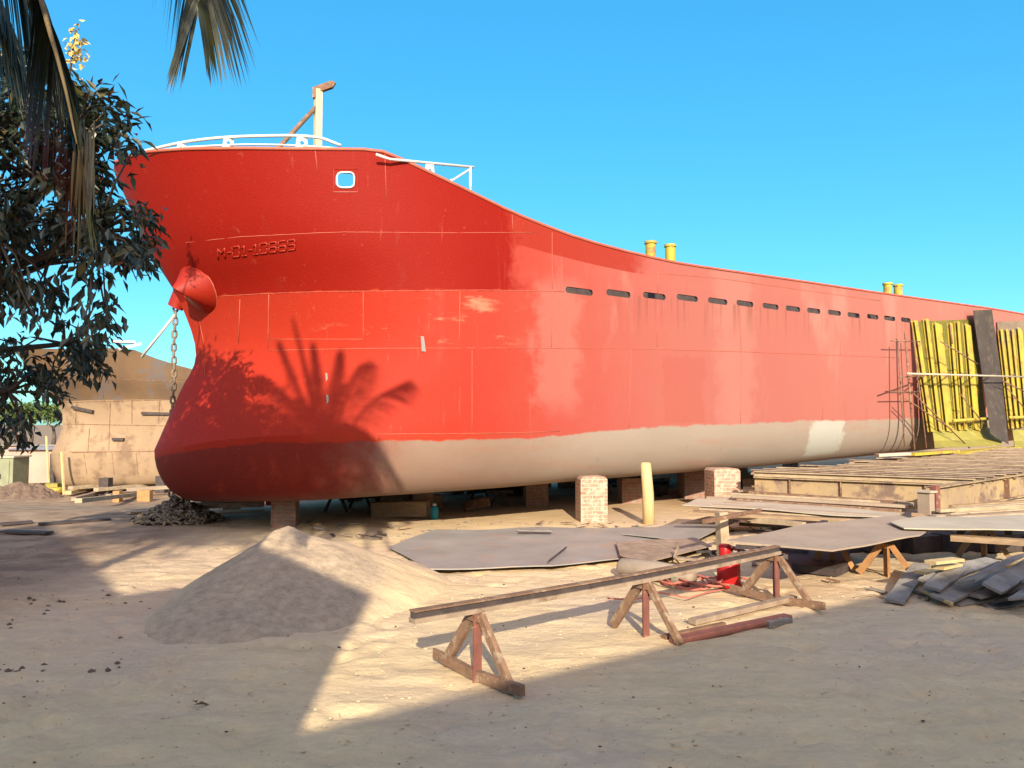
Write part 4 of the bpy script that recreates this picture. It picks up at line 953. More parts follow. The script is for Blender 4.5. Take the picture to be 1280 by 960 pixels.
# slab heap
rs = random.Random(5)
specs = [((1118,752),(1152,706),.06,.16,.20,1),((1165,735),(1205,706),.2,.3,.17,0),((1175,748),(1260,712),.12,.22,.22,0),((1205,728),(1275,694),.26,.42,.22,0),((1240,735),(1300,700),.24,.34,.2,0),
         ((1190,752),(1290,735),.06,.14,.2,0),((1215,745),(1330,722),.12,.2,.2,0),((1150,742),(1240,722),.05,.12,.18,0),((1250,752),(1330,712),.1,.26,.16,0),((1275,748),(1350,700),.2,.3,.2,0),((1230,757),(1300,748),.03,.06,.2,0),((1160,728),(1240,700),.22,.30,.2,0),((1290,730),(1380,690),.3,.4,.2,0)]
for k, (p, q_, z0, z1, w_, _) in enumerate(specs):
    a = Z(p[0], p[1], z0); c = Z(q_[0], q_[1], z1); bb = NB()
    x_, y_, d_ = frame(c - a); tilt = rs.uniform(-.4, .4); upv = y_ * math.cos(tilt) + x_ * math.sin(tilt)
    bar(bb, a, c, w_, .028, up=upv, w2=w_ * rs.uniform(.75, 1)); bmesh.ops.subdivide_edges(bb, edges=bb.edges[:], cuts=3, use_grid_fill=True)
    for v in bb.verts: v.co += Vector((noise.noise(v.co*5), noise.noise(v.co*5+Vector((3,0,0))), noise.noise(v.co*4+Vector((0,7,0))))) * .02
    o = obj('broken_slab', bb, M['greyslab'] if k != 8 else M['rustdark'], origin=(a.x, a.y, 0)); tag(o, 'grey slab leaning upright at the left end of the slab heap' if k == 0 else 'broken grey slab in the heap under the bright pale plate', 'slab', None if k == 0 else 'slabs in the heap')
for (p, q_, z_) in (((1163,703),(1198,699),.42),((1172,710),(1195,705),.34),((1150,716),(1175,712),.2),((1150,737),(1190,755),.1)):
    bars('wood_offcut', [(p, q_, z_, z_, .14 if z_ > .15 else .03, .03)], M['log'], 'pale sunlit wood offcut on the slab heap', 'offcut', 'pale offcuts on the slab heap')

# ------------------------------------------------------------------ yellow frame section standing against the hull
hp0 = hull.at(8, 4.4, 0)
yf = empty('yellow_frame_panel', (hp0.x, hp0.y, 0), 'tall yellow ribbed steel panel with curved foot standing against the hull', 'steel panel')
Bh = hull.B / 2
ribs = [(1143,401,1164,540,7),(1157,399,1174,540,6),(1171,405,1186,540,15),(1187,404,1198,538,5),(1196,402,1206,538,5),(1208,406,1220,538,12),
        (1250,412,1264,536,5),(1257,412,1270,535,5),(1264,412,1276,534,5),(1273,411,1284,533,11),(1290,411,1300,533,6),(1300,411,1312,532,6),(1312,411,1324,531,12)]
for i, (x0, y0, x1, y1, wp) in enumerate(ribs):
    a = hull.onplane(x0, y0, Bh + .10); c = hull.onplane(x1, y1, Bh + .55); w_ = wp / FPX * a.y * 1.15
    bb = NB(); profile_bar(bb, a, c, csec(w_, .10, .012), up=NV * (1)); obj('rib', bb, M['yellow'], yf)
# backing plates between the ribs, curved foot
for (xa, xb) in ((1146, 1216), (1246, 1330)):
    bb = NB(); prev = None
    prof = [(0, Bh + .04, 402), (.5, Bh + .2, 470), (.95, Bh + .48, 538), (1.1, Bh + .75, 552), (1.2, Bh + 1.15, 560)]
    rows_ = []
    for (t_, w_, y_) in prof:
        sh = (y_ - 402) * .14
        rows_.append([(hull.onplane(xa + sh, y_ + (0), w_), hull.onplane(xb + sh + (14 if y_ > 545 else 0), y_ - 3, w_))])
    for (r0, r1) in zip(rows_[2:-1], rows_[3:]):
        (a0, b0), (a1, b1) = r0[0], r1[0]
        vs = [bb.verts.new(p) for p in (a0, b0, b1, a1)]; bb.faces.new(vs)
    bmesh.ops.remove_doubles(bb, verts=bb.verts, dist=.001)
    bmesh.ops.solidify(bb, geom=bb.faces[:], thickness=.02)
    obj('foot_plate', bb, M['yellow2'], yf)
    bb = NB(); vs = [bb.verts.new(p) for p in (*rows_[0][0], *rows_[2][0][::-1])]; bb.faces.new(vs); bmesh.ops.solidify(bb, geom=bb.faces[:], thickness=.015); obj('back_plate', bb, M['yellow2'] if xa < 1200 else M['tanplate'], yf)
for (xa, ya, xb, yb) in ((1192, 526, 1240, 523), (1262, 522, 1330, 520)):
    bb = NB(); tube(bb, [hull.onplane(xa, ya, Bh+.75), hull.onplane(xb, yb, Bh+.75)], .045, 8); obj('foot_rail', bb, M['yellow'], yf, smooth=True)
    for k in range(5):
        bb = NB(); x_ = xa + 2 + k * (xb-xa-4)/4; tube(bb, [hull.onplane(x_, ya, Bh+.75), hull.onplane(x_, ya+11, Bh+.6)], .02, 5); obj('rail_post', bb, M['yellow'], yf)
dp = NB(); vs = [hull.onplane(1216, 388, Bh+.25), hull.onplane(1240, 387, Bh+.25), hull.onplane(1252, 470, Bh+.45), hull.onplane(1261, 556, Bh+1.2), hull.onplane(1238, 542, Bh+1.0), hull.onplane(1228, 470, Bh+.45)]
v_ = [dp.verts.new(p) for p in vs]; dp.faces.new((v_[0], v_[1], v_[2], v_[5])); dp.faces.new((v_[5], v_[2], v_[3], v_[4])); bmesh.ops.solidify(dp, geom=dp.faces[:], thickness=.03)
o = obj('steel_strip', dp, M['strip'], origin=(vs[0].x, vs[0].y, 0)); tag(o, 'tall dark grey steel strip leaning between the yellow panels', 'steel strip')
sfm = empty('scaffold', tuple(hull.at(7, 4.9, 0)), 'thin rusty pipe scaffold with ladder frame beside the yellow panel', 'scaffold')
def pipe(x0, y0, x1, y1, w0=.5, w1=.5, r=.022, name='pole', m='rust'):
    bb = NB(); tube(bb, [hull.onplane(x0, y0, Bh + w0), hull.onplane(x1, y1, Bh + w1)], r, 6); obj(name, bb, M[m], sfm, smooth=True)
pipe(1131,414,1143,562,.35,.6, .03); pipe(1122,424,1131,560,.35,.6,.02); pipe(1141,415,1158,560,.5,.8,.02)
pipe(1134,467,1280,471,.9,.9,.028,'ledger','brightplate'); pipe(1113,426,1150,427,.4,.4,.016,'ledger'); pipe(1112,490,1152,490,.5,.5,.016,'ledger'); pipe(1124,472,1165,468,.9,.2,.02,'putlog')
pipe(1130,497,1190,537,.5,.9,.016,'brace'); pipe(1142,492,1212,560,.9,1.0,.018,'brace'); pipe(1176,427,1222,455,.9,.9,.018,'brace'); pipe(1200,492,1230,530,.9,.9,.018,'brace'); pipe(1253,476,1282,490,.9,.9,.02,'brace'); pipe(1258,484,1282,512,.9,.9,.018,'brace')
pipe(1188,408,1190,430,.5,.5,.03,'clamp'); 
for x_ in (1152,1166,1182,1200,1215,1236,1262): pipe(x_,471,x_+9,466,.9,.15,.016,'putlog')
for k, (p, q_) in enumerate((((1096,569),(1136,567)), ((1136,568),(1192,564)), ((1200,566),(1250,560)), ((1252,561),(1320,556)))):
    a = Z(p[0], p[1], 1.18); c = Z(q_[0], q_[1], 1.22); bb = NB(); bar(bb, a, c, .3, .06); o = obj('steel_bar', bb, M['yellow'] if k else M['brightplate'], origin=(a.x,a.y,0)); tag(o, 'yellow bar lying on the platform below the yellow panel' if k else 'pale bar lying on the platform left of the yellow bars', 'steel bar', 'yellow bars on the platform' if k else None)

# ------------------------------------------------------------------ rusty unfinished ship behind
M['rusthull'] = mat('rusted_unpainted_hull', (.30, .21, .13), (.22, .15, .095), rough=.85, scale=.5, c3=(.17, .11, .07), s3=.9, t3=.56)
M['rustflare'] = mat('brown_rust_flare', (.15, .09, .045), (.095, .06, .038), rough=.85, scale=.8, c3=(.11, .09, .085), s3=.9, t3=.55)
cur2 = [
 ([(18,437),(60,436),(162,435),(200,450),(240,462),(330,480)], (18,438), 2.0, .65, 0),
 ([(45,470),(120,468),(240,478),(330,492)], (42,468), 2.0, .7, 0),
 ([(72,502),(120,500),(240,499),(330,502)], (72,503), 2.0, .8, 0),
 ([(77,535),(150,534),(240,533),(330,532)], (77,535), 2.0, .85, 0),
 ([(64,566),(150,566),(240,564),(330,562)], (64,566), 2.0, .7, 0),
 ([(86,608),(150,607),(240,603),(330,598)], (82,607), 2.0, .7, .5)]
h2 = Hull((-14.0, 34.0), 9.0, cur2, 3, 26, nb=16, na=10)
ys2 = empty('unfinished_ship', (-14, 34, 0), 'rusty unpainted ship hull standing far behind at the left', 'ship')
bm = h2.mesh(deckdrop=.6)
for f in bm.faces:
    u = sum(l[bm.loops.layers.uv[0]].uv.y for l in f.loops) / len(f.loops)
    if u < 2.0 and f.material_index == 0: f.material_index = 2
obj('hull', bm, [M['rusthull'], M['deckm'], M['rustflare']], ys2, angle=20)
def seam2(pix, r=.03, m='rust'):
    b = NB()
    for a, c in zip(pix[:-1], pix[1:]):
        n = max(1, int(math.hypot(a[0]-c[0], a[1]-c[1]) / 10)); pts = []
        for i in range(n + 1):
            p, nn, e = h2.search(a[0]+(c[0]-a[0])*i/n, a[1]+(c[1]-a[1])*i/n); pts.append(p)
        tube(b, pts, r, 4)
    return b
b = NB(); b.free()
for pix in ([(80,503),(235,499)], [(80,530),(235,533)], [(86,565),(235,564)], [(138,502),(136,565)], [(112,535),(110,565)], [(165,500),(165,530)], [(200,500),(198,530)], [(90,566),(235,563)], [(96,503),(94,530)], [(140,566),(144,604)], [(105,567),(110,602)], [(170,566),(174,604)], [(205,566),(210,602)], [(125,470),(130,500)], [(60,470),(235,478)]):
    obj('plate_seam', seam2(pix, .018), M['rust'], ys2)
for (xa, ya, xb, yb) in ((92,508,118,514), (178,516,240,518), (142,550,156,550)):
    b = NB(); p, nn, _ = h2.search(xa, ya); q_, n2, _ = h2.search(xb, yb); bar(b, p + nn*.1, q_ + n2*.1, .12, .12); obj('stage_bar', b, M['rustdark'], ys2)
b = NB()
a = h2.onplane(150, 436, 3.5); c = h2.onplane(180, 430, 3.5); bar(b, a, c + Vector((-.2,0,0)), .5, .12); bar(b, h2.onplane(140,427,3), h2.onplane(168,428,3), .5, .1); obj('deck_plank', b, M['white'], ys2)
for px, py, ln_ in ((120, 612, 0), (190, 610, 0)):
    c = h2.onplane(px + 12, py + 4, 3.4); c.z = low(c.x, c.y); b = NB(); bar(b, c, c + Vector((0,0,.75)), .4, .4); o = obj('support_block', b, M['rustdark'], origin=c); tag(o, 'dark block carrying the rusty ship', 'block', 'blocks under the rusty ship')
for (px, y0, y1) in ((61, 605, 545), (80, 618, 565), (110, 612, 590)):
    c = GZ(px, y0); t_ = D(px - 3, y1, c.y); b = NB(); tube(b, [c, Vector((t_.x, t_.y, t_.z))], .06, 6); o = obj('bamboo_pole', b, M['log'], origin=c); tag(o, {61: 'tallest thin pole left of the rusty ship', 80: 'thin pole before the rusty ship keel', 110: 'short thin pole under the rusty ship'}[px], 'pole')

# ------------------------------------------------------------------ far left yard
def house(name, c, sx, sy, h, label, wallm, roofm, ridge=.8, rz=0, windows=()):
    t = empty(name, c, label, 'building', rz=rz)
    b = NB(); bar(b, (-sx/2, 0, h/2), (sx/2, 0, h/2), sy, h); obj('wall', b, wallm, t, world=False)
    b = NB(); o_ = .25
    v = [b.verts.new(p) for p in ((-sx/2-o_, -sy/2-o_, h), (sx/2+o_, -sy/2-o_, h), (sx/2+o_, sy/2+o_, h), (-sx/2-o_, sy/2+o_, h), (-sx/2-o_, 0, h+ridge), (sx/2+o_, 0, h+ridge))]
    for f in ((0,1,5,4), (3,4,5,2), (0,4,3), (1,2,5), (0,3,2,1)): b.faces.new([v[i] for i in f])
    obj('roof', b, roofm, t, world=False)
    for (x, z, w_, hh, nm_) in windows:
        b = NB(); bar(b, (x, -sy/2-.03, z-hh/2), (x, -sy/2-.03, z+hh/2), w_, .08); obj(nm_, b, M['rustdark'], t, world=False)
    return t
wc = GZ(45, 604); hh_ = 1.9 - 32 * (wc.y + .2) / 960 - wc.z
house('pink_building', (wc.x + 1.2, wc.y + 2.2, wc.z), 5.6, 4, hh_, 'low pink plastered building behind the soil heap', M['pinkwall'], M['tin'], ridge=.12, windows=((-.35, .75, .5, 1.5, 'door'),))
house('long_wall', (wc.x - 2, wc.y + 14, wc.z), 30, .3, 1.55, 'long pale boundary wall far behind the pink building', M['pinkwall'], M['plaster'], ridge=.05)
gb = GZ(4, 619); t = empty('green_cabinet', (gb.x - .3, gb.y + .6, gb.z), 'dusty green sheet metal cabinet at the left edge', 'cabinet')
b = NB(); bar(b, (t.location.x - .9, t.location.y, gb.z + .8), (t.location.x + .65, t.location.y, gb.z + .8), 1.1, 1.6); obj('body', b, M['greenbox'], t)
b = NB(); bar(b, (t.location.x - 1, t.location.y, gb.z + 1.63), (t.location.x + .72, t.location.y, gb.z + 1.63), 1.25, .06); obj('top', b, M['brightplate'], t)
b = NB(); bar(b, (t.location.x + .1, t.location.y-.57, gb.z + .8), (t.location.x + .5, t.location.y-.57, gb.z + .8), .03, 1.35); dr_ = obj('door', b, M['greenbox'], t); b = NB(); bar(b, (t.location.x + .15, t.location.y-.61, gb.z + .7), (t.location.x + .15, t.location.y-.61, gb.z + .9), .03, .04); sub('handle', b, M['rustdark'], dr_, t)
# soil heap
def heap(name, px, py, rx, ry, h, m, label, cat, seed=1, n=28):
    c = GZ(px, py); v = []; f = []
    for j in range(n + 1):
        for i in range(n + 1):
            x = -1.1 + 2.2*i/n; y = -1.1 + 2.2*j/n; r_ = math.hypot(x, y); z_ = h * max(0, 1-r_) ** .8
            z_ += h * .5 * noise.noise(Vector((x*4, y*4, seed))) * max(0, min(1, (1.05-r_)*3)) + h * .25 * noise.noise(Vector((x*11, y*11, seed))) * max(0, min(1, (1.05-r_)*3))
            v.append((x*rx, y*ry, z_ - (.05 if r_ > 1 else 0)))
    for j in range(n):
        for i in range(n): a = j*(n+1)+i; f.append((a, a+1, a+n+2, a+n+1))
    me = bpy.data.meshes.new(name); me.from_pydata(v, [], f); me.update(); o = link(name, me, m); o.location = c; tag(o, label, cat); return o
heap('soil_heap', 28, 622, 1.6, .9, .62, M['soil'], 'dark lumpy soil heap before the green cabinet', 'soil heap')
q = GZ(62, 612); b = NB(); bar(b, q + Vector((-.6,0,.15)), q + Vector((.5,0,.15)), .5, .3); o = obj('yellow_tarpaulin', b, M['yellow2'], origin=q); tag(o, 'pale yellow box behind the soil heap', 'box')
q = GZ(70, 618); b = NB(); tube(b, [q, q+Vector((0,0,.1)), q+Vector((0,0,.28)), q+Vector((0,0,.3))], .3, 14, rs=[.2,.28,.3,.27]); o = obj('yellow_basin', b, M['yellow'], smooth=True, origin=q); tag(o, 'round bright yellow basin beside the soil heap', 'basin')
timb = [((85,616),(118,608),.15,.25,'log'),((92,624),(130,614),.1,.18,'palesteel'),((98,626),(170,618),.12,.2,'plank'),((120,612),(190,606),.3,.3,'plank'),((135,620),(180,613),.15,.2,'palesteel'),((160,612),(210,609),.35,.3,'tanplate'),((88,610),(125,607),.3,.3,'plank'),((150,606),(205,604),.25,.2,'log')]
for k, (p, q_, z_, w_, m_) in enumerate(timb):
    bars('timber', [(p, q_, z_, z_, w_, .14)], M[m_], 'long timber lying on the ground before the rusty ship', 'timber', 'timbers before the rusty ship')
for (px, py) in ((147, 628), (181, 627)):
    c = GZ(px, py); b = box_pts(c, .25 if px < 160 else .5, .3, .45, (1,0,0)); o = obj('timber_block', b, M['orangewood'], origin=c); tag(o, 'narrow orange timber block' + ' left of the chain heap' if px < 160 else 'wide orange timber block just left of the chain heap', 'block')
for k, (p, q_) in enumerate((((48,655),(138,649)), ((5,664),(62,666)), ((0,655),(40,652)), ((160,641),(200,638)), ((245,640),(330,638)))):
    bars('flat_bar', [(p, q_, .03, .03, .18, .04)], M['rustdark'] if k < 3 else M['plank'], ['dark flat bar on the ground before the rusty ship', 'short dark flat bar at the left shade edge', 'dark flat bar at the far left edge', 'thin board left of the chain heap', 'pale plank in shade right of the chain heap'][k], 'flat bar')
bars('long_timber', [((235,632),(330,630),.28,.28,.3,.1)], M['palesteel'], 'pale beam behind the bulb beside the fuel can', 'beam')

# ------------------------------------------------------------------ foliage helpers
def leafmesh(name, leaves, m, parent=None):
    """leaves: list of (pos, direction, normal, length, width, bend) folded 6-vertex leaves"""
    V, F = [], []
    for (p, d, nn, L, w_, bend) in leaves:
        d = d.normalized(); sdir = d.cross(nn)
        if sdir.length < 1e-4: continue
        sdir.normalize(); nn = sdir.cross(d); i = len(V)
        V += [p, p + d*L*.5 + sdir*w_/2 + nn*.12*w_, p + d*L*.5 - sdir*w_/2 + nn*.12*w_, p + d*L*.5 - nn*bend*.4*L, p + d*L - nn*bend*L]
        F += [(i, i+1, i+3), (i, i+3, i+2), (i+1, i+4, i+3), (i+3, i+4, i+2)]
    if parent is not None: V = [v - parent.location for v in V]
    me = bpy.data.meshes.new(name); me.from_pydata([tuple(v) for v in V], [], F); me.update(); return link(name, me, m, parent)
def inpoly(x, y, poly):
    c = False; j = len(poly) - 1
    for i in range(len(poly)):
        if (poly[i][1] > y) != (poly[j][1] > y) and x < (poly[j][0]-poly[i][0])*(y-poly[i][1])/(poly[j][1]-poly[i][1])+poly[i][0]: c = not c
        j = i
    return c
rt = random.Random(21)
def rv(r=rt): 
    v = Vector((r.gauss(0,1), r.gauss(0,1), r.gauss(0,1))); return v.normalized()
def tree(base, nodes, clusters, label, m='leaf', trunk_r=.18, leafL=.15, per=16, spread=.24, name='leafy_tree', group=None, bl=None, droop=.6):
    t = empty(name, base, label, 'tree', group); base = Vector(base)
    b = NB(); top = nodes[0]
    tube(b, [base - Vector((0,0,.1)), base.lerp(top, .5) + Vector((.08,.05,0)), top], trunk_r, 9, rs=[trunk_r, trunk_r*.8, trunk_r*.6]); 
    for nd in nodes[1:]: tube(b, [top, top.lerp(nd, .5) + rv()*.12, nd], .06, 6, rs=[trunk_r*.45, trunk_r*.3, trunk_r*.16])
    obj('trunk', b, M['bark'], t, smooth=True)
    tw = NB(); L1, L2 = [], []
    for c in clusters:
        nd = min(nodes, key=lambda q: (q - c).length)
        mid = nd.lerp(c, .55) + Vector((0, 0, .10)) + rv() * .06
        tube(tw, [nd, mid, c], .01, 4, rs=[.022, .012, .006], caps=False)
        ax = (c - mid).normalized()
        for k in range(per):
            u = rt.random() ** .7; p = mid.lerp(c, .35 + .65*u) + rv() * spread * rt.random() * .8
            d = (ax * .5 + rv() * .9 + Vector((0, 0, -droop))).normalized(); nn = (Vector((0, 0, 1)) + rv() * .7)
            (L2 if rt.random() < .13 else L1).append((p, d, nn, leafL * rt.uniform(.7, 1.25), leafL * rt.uniform(.30, .46), rt.uniform(0, .25)))
    obj('twigs', tw, M['bark'], t, smooth=True)
    leafmesh('crown', L1, M[m], t); 
    if L2: leafmesh('crown', L2, M['leaf_b'] if m == 'leaf' else M[m], t)
    return t
poly = [(-260,60),(-60,40),(70,60),(105,100),(150,125),(178,150),(165,200),(150,235),(185,262),(198,300),(188,345),(150,362),(140,392),(165,418),(132,440),(140,470),(112,492),(95,470),(80,500),(50,478),(35,520),(30,560),(-20,565),(-260,560)]
holes = [(55,340,40,26),(110,385,26,22),(20,400,26,18),(60,430,30,16),(25,250,16,20),(95,275,14,12),(20,500,26,22),(128,335,16,14),(60,185,12,10),(-60,300,40,30)]
cl = []
while len(cl) < 480:
    px, py = rt.uniform(-260, 200), rt.uniform(40, 565)
    if not inpoly(px, py, poly): continue
    if px < -30 and py > 380: continue
    if any(((px-h_[0])/h_[2])**2 + ((py-h_[1])/h_[3])**2 < 1 for h_ in holes): continue
    cl.append(D(px, py, rt.uniform(8.8, 10.0) if py > 420 else rt.uniform(7.2, 8.3) if py < 260 else rt.uniform(7.4, 9.0)))
nodes = [Vector((-8.3, 9.3, 2.8))] + [D(px, py, y + (1.6 if py > 410 else .7)) for px, py, y in ((-120,420,7.4),(-140,200,7.6),(-60,120,7.2),(20,160,7.6),(0,300,7.0),(60,330,8.0),(-40,450,7.6),(60,230,7.2),(110,200,7.8),(120,290,7.2),(80,430,7.6),(10,490,7.8))]
near_tree = tree((-9.0, 9.3, 0), nodes, cl, 'dark broadleaf tree filling the left edge in front of the bow', per=20, leafL=.165, spread=.27)
# yellow blossoms at the top
L3 = [(D(95 + rt.gauss(0, 6), 60 + rt.gauss(0, 15), 9.2), rv(), rv(), .075, .045, .1) for _ in range(120)]
bt = leafmesh('blossom', L3, M['blossom'], near_tree)
b = NB(); tube(b, [D(60,200,9.3), D(82,130,9.2), D(95,38,9.2)], .016, 4); st = obj('blossom_stem', b, M['bark'], near_tree)

# coconut palm
def frond(bm_l, rach, pts, W0, dens=.035, dry=0, side_droop=.5, rr=rt, flat=1.0):
    """pts: polyline of the rachis; leaflets both sides"""
    n = 40; P = []
    segs = len(pts) - 1
    for i in range(n + 1):
        u = i / n * segs; k = min(int(u), segs - 1); q = u - k
        p0, p1, p2, p3 = pts[max(k-1,0)], pts[k], pts[k+1], pts[min(k+2, segs)]
        P.append(.5*((2*p1)+(p2-p0)*q+(2*p0-5*p1+4*p2-p3)*q*q+(3*p1-p0-3*p2+p3)*q**3))
    tube(rach, P, .02, 5, rs=[.032*(1-i/n)+.004 for i in range(n+1)], caps=False)
    length = sum((P[i+1]-P[i]).length for i in range(n)); cnt = int(length / dens)
    for j in range(cnt):
        u = .10 + .90 * j / cnt; k = min(int(u*n), n-1); p = P[k].lerp(P[k+1], u*n-k); t_ = (P[k+1]-P[k]).normalized()
        sd2 = t_.cross(Vector((0,0,1)))
        if sd2.length < .15: sd2 = t_.cross(Vector((.3,1,0)))
        sd2.normalize()
        env = math.sin(math.pi * min(1, .12 + .86*u)) ** .6 if u < .5 else (1 - .55*((u-.5)/.5)**2)
        for sg in (-1, 1):
            L = W0 * env * rr.uniform(.85, 1.1); d = (sd2*sg*(1.0-.55*u)*flat + t_*(.55+.6*u) + Vector((0,0,-side_droop*rr.uniform(.6,1.3)))).normalized()
            bm_l.append((p, d, L, rr.uniform(.010,.019), t_))
def frondmesh(name, lst, m, parent):
    V, F = [], []
    for (p, d, L, w_, t_) in lst:
        i = len(V); sv = d.cross(Vector((0,0,1)).cross(d) + t_*.3)
        if sv.length < 1e-3: sv = t_
        sv.normalize(); sag = Vector((0, 0, -1))
        a = p + d*L*.35; b_ = p + d*L*.7 + sag*L*.06; e = p + d*L + sag*L*.2
        V += [p - sv*w_*.3, p + sv*w_*.3, a - sv*w_/2, a + sv*w_/2, b_ - sv*w_*.38, b_ + sv*w_*.38, e]
        F += [(i, i+1, i+3, i+2), (i+2, i+3, i+5, i+4), (i+4, i+5, i+6)]
    V = [tuple(v - parent.location) for v in V]; me = bpy.data.meshes.new(name); me.from_pydata(V, [], F); me.update(); return link(name, me, m, parent)
K = Vector((-2.05, .3, 6.3))
pm = empty('coconut_palm', (K.x - .5, K.y - .3, 0), 'coconut palm whose drooping fronds hang into the top left', 'palm tree')
b = NB(); tube(b, [pm.location, Vector((K.x-.35, K.y-.15, 2.5)), Vector((K.x-.12, K.y, 4.8)), K - Vector((0,0,.15))], .16, 12, rs=[.2,.16,.14,.15]); obj('trunk', b, M['bark'], pm, smooth=True)
fr = [
 ([K, Vector((-1.95,1.3,6.7)), Vector((-1.75,2.6,6.0)), D(240,-120,3.9), D(247,14,4.0)], .74, 0),
 ([K, Vector((-2.6,1.2,6.7)), Vector((-2.75,2.4,5.9)), D(8,-110,3.7), D(68,60,3.5), D(96,180,3.4)], .85, 1),
 ([K, Vector((-2.9,1.1,6.8)), Vector((-3.2,2.3,6.0)), D(-40,-80,3.9), D(0,30,3.9)], .75, 0),
]
FL, FD, RC = [], [], NB()
for k, (pts, w_, dry) in enumerate(fr):
    lst = FL
    frond(lst, RC, pts, w_, dens=(.020, .016, .02)[k], side_droop=(.35, .8, .9)[k], flat=(.85, .42, .6)[k])
# radiating fronds for the crown itself (these throw the shadow on the hull)
LDn = LD.normalized()
def shp(px, py):                                        # where, near the crown, a hull pixel's shade comes from
    p, _, _ = hull.search(px, py); return p
for (px, py, arch) in ((368,402,.0),(392,432,.05),(425,440,.0),(452,455,.35),(505,478,.5),(500,600,.9),(330,470,.4),(290,500,.5),(280,575,.8),(440,560,.5),(350,430,.1),(410,520,.0),(380,500,.2),(470,610,.8)):
    tg = shp(px, py); tt = (tg.y - K.y - rt.uniform(-1.0, .8)) / LD.y; e = tg - LD * tt
    m_ = K.lerp(e, .5) + Vector((0, 0, .5 * arch + .1)); frond(FL, RC, [K, m_, e], .30 if arch < .15 else .62, dens=.02, side_droop=.6 if arch > .15 else .2)
for k in range(6):
    a = math.pi + math.pi * k / 5 ; e = K + Vector((math.cos(a)*1.1, math.sin(a)*1.7, rt.uniform(-1.6, -.7))); frond(FL, RC, [K, K.lerp(e,.5)+Vector((0,0,.6)), e], .6, dens=.04)
obj('rachis', RC, M['frond_dry'], pm, smooth=True); frondmesh('frond', FL, M['frond'], pm)
# dry hanging strands at the tip of the long frond
for k in range(60):
    p = D(rt.uniform(84,118), rt.uniform(150,235), rt.uniform(3.3,3.5)); FD.append((p, Vector((rt.uniform(-.03,.1), 0, -1)), rt.uniform(.18,.34), .018, Vector((1,0,0))))
frondmesh('dry_frond_tip', FD, M['frond_dry'], pm)

# second tree and houses behind the viewer, which throw the shade over the near ground
nod = [Vector((-4.3, -4, 7.5))] + [Vector((-4.3,-4,8.1)) + rv()*.8 for _ in range(7)]
cl2 = [Vector((-4.0,-4,7.95)) + Vector((rt.gauss(0,1.1), rt.gauss(0,1.0), max(-.8, rt.gauss(0,.6)))) for _ in range(520)]
tree((-4.6, -4, 0), nod, cl2, 'broadleaf tree standing behind the viewer', per=12, leafL=.2, spread=.35)
hs = empty('timber_shed', (6.5, -3, 0), 'long low shed behind the viewer', 'building')
Bd = Vector((4.33, 3.07, 0)).normalized(); A0 = Vector((-.47, -5.14, 4.2)) - Bd * 2.2; bk = Vector((Bd.y, -Bd.x, 0))
b = NB(); v = [b.verts.new(p) for p in (A0, A0 + Bd*22, A0 + Bd*22 + bk*6, A0 + bk*6)]; w4 = [b.verts.new(x.co - Vector((0,0,.12))) for x in v]
b.faces.new(v); b.faces.new(w4[::-1])
for i in range(4): b.faces.new((v[i], w4[i], w4[(i+1)%4], v[(i+1)%4]))
obj('roof', b, M['tin'], hs)
b = NB(); c0 = A0 + bk*.6 + Bd*.3; c1 = A0 + bk*.6 + Bd*21.7; bar(b, Vector((c0.x,c0.y,2.03)), Vector((c1.x,c1.y,2.03)), .2, 4.06); 
c0 = A0 + bk*.8 + Bd*.3; c1 = A0 + bk*5.5 + Bd*.3; bar(b, Vector((c0.x,c0.y,2.03)), Vector((c1.x,c1.y,2.03)), .2, 4.06); obj('wall', b, M['plaster'], hs)
# gabled house : front gable at y=-5.2
def gable(name, x0, x1, xm, he, ha, y0, y1, label):
    t = empty(name, ((x0+x1)/2, y0, 0), label, 'building'); b = NB(); rows = []
    for y in (y0, y1): rows.append([b.verts.new(p) for p in ((x0, y, 0), (x1, y, 0), (x1, y, he), (xm, y, ha), (x0, y, he))])
    f_, g_ = rows; b.faces.new(f_); b.faces.new(g_[::-1])
    for i in range(5): b.faces.new((f_[i], g_[i], g_[(i+1)%5], f_[(i+1)%5]))
    bmesh.ops.recalc_face_normals(b, faces=b.faces); obj('wall', b, M['plaster'], t)
    b = NB(); o_ = .12
    for sx_, (xa, xb) in ((1, (x0-.1, xm)), (-1, (xm, x1+.1))):
        za = he if sx_ == 1 else ha; zb = ha if sx_ == 1 else he
        bar(b, Vector(((xa+xb)/2, y0-.2, (za+zb)/2 + .06)), Vector(((xa+xb)/2, y1+.1, (za+zb)/2 + .06)), math.hypot(xb-xa, zb-za), .08, up=Vector((-(zb-za), 0, xb-xa)))
    obj('roof', b, M['tin'], t); return t
gable('gabled_house', -3.3, -.5, -1.85, 5.55, 6.25, -9.5, -5.2, 'narrow gabled house behind the viewer')
gable('tall_house', -13.0, -3.28, -7.2, 5.75, 8.3, -11, -5.4, 'wide gabled house behind the viewer to the left')

# ------------------------------------------------------------------ far trees
for k, (px, w_, h_) in enumerate(((66, 3.0, 2.2), (38, 3.5, 2.6), (10, 3.5, 2.8), (-25, 4, 3.4), (90, 2.5, 1.9))):
    y = 62 + 3*k; c = D(px, 556, y); cc = [Vector((c.x, y, 1.9)) + Vector((rt.gauss(0, w_*.28), rt.gauss(0, 1), .4 + h_*.5*rt.random()*(1))) for _ in range(45)]
    tree((c.x, y, 0), [Vector((c.x, y, 1.6)), Vector((c.x+.6, y, 2.2)), Vector((c.x-.6, y, 2.2))], cc, 'bushy green tree beyond the yard wall', m='fargreen', per=14, leafL=.42, spread=.7, name='far_tree', group='trees beyond the yard wall', droop=.1)

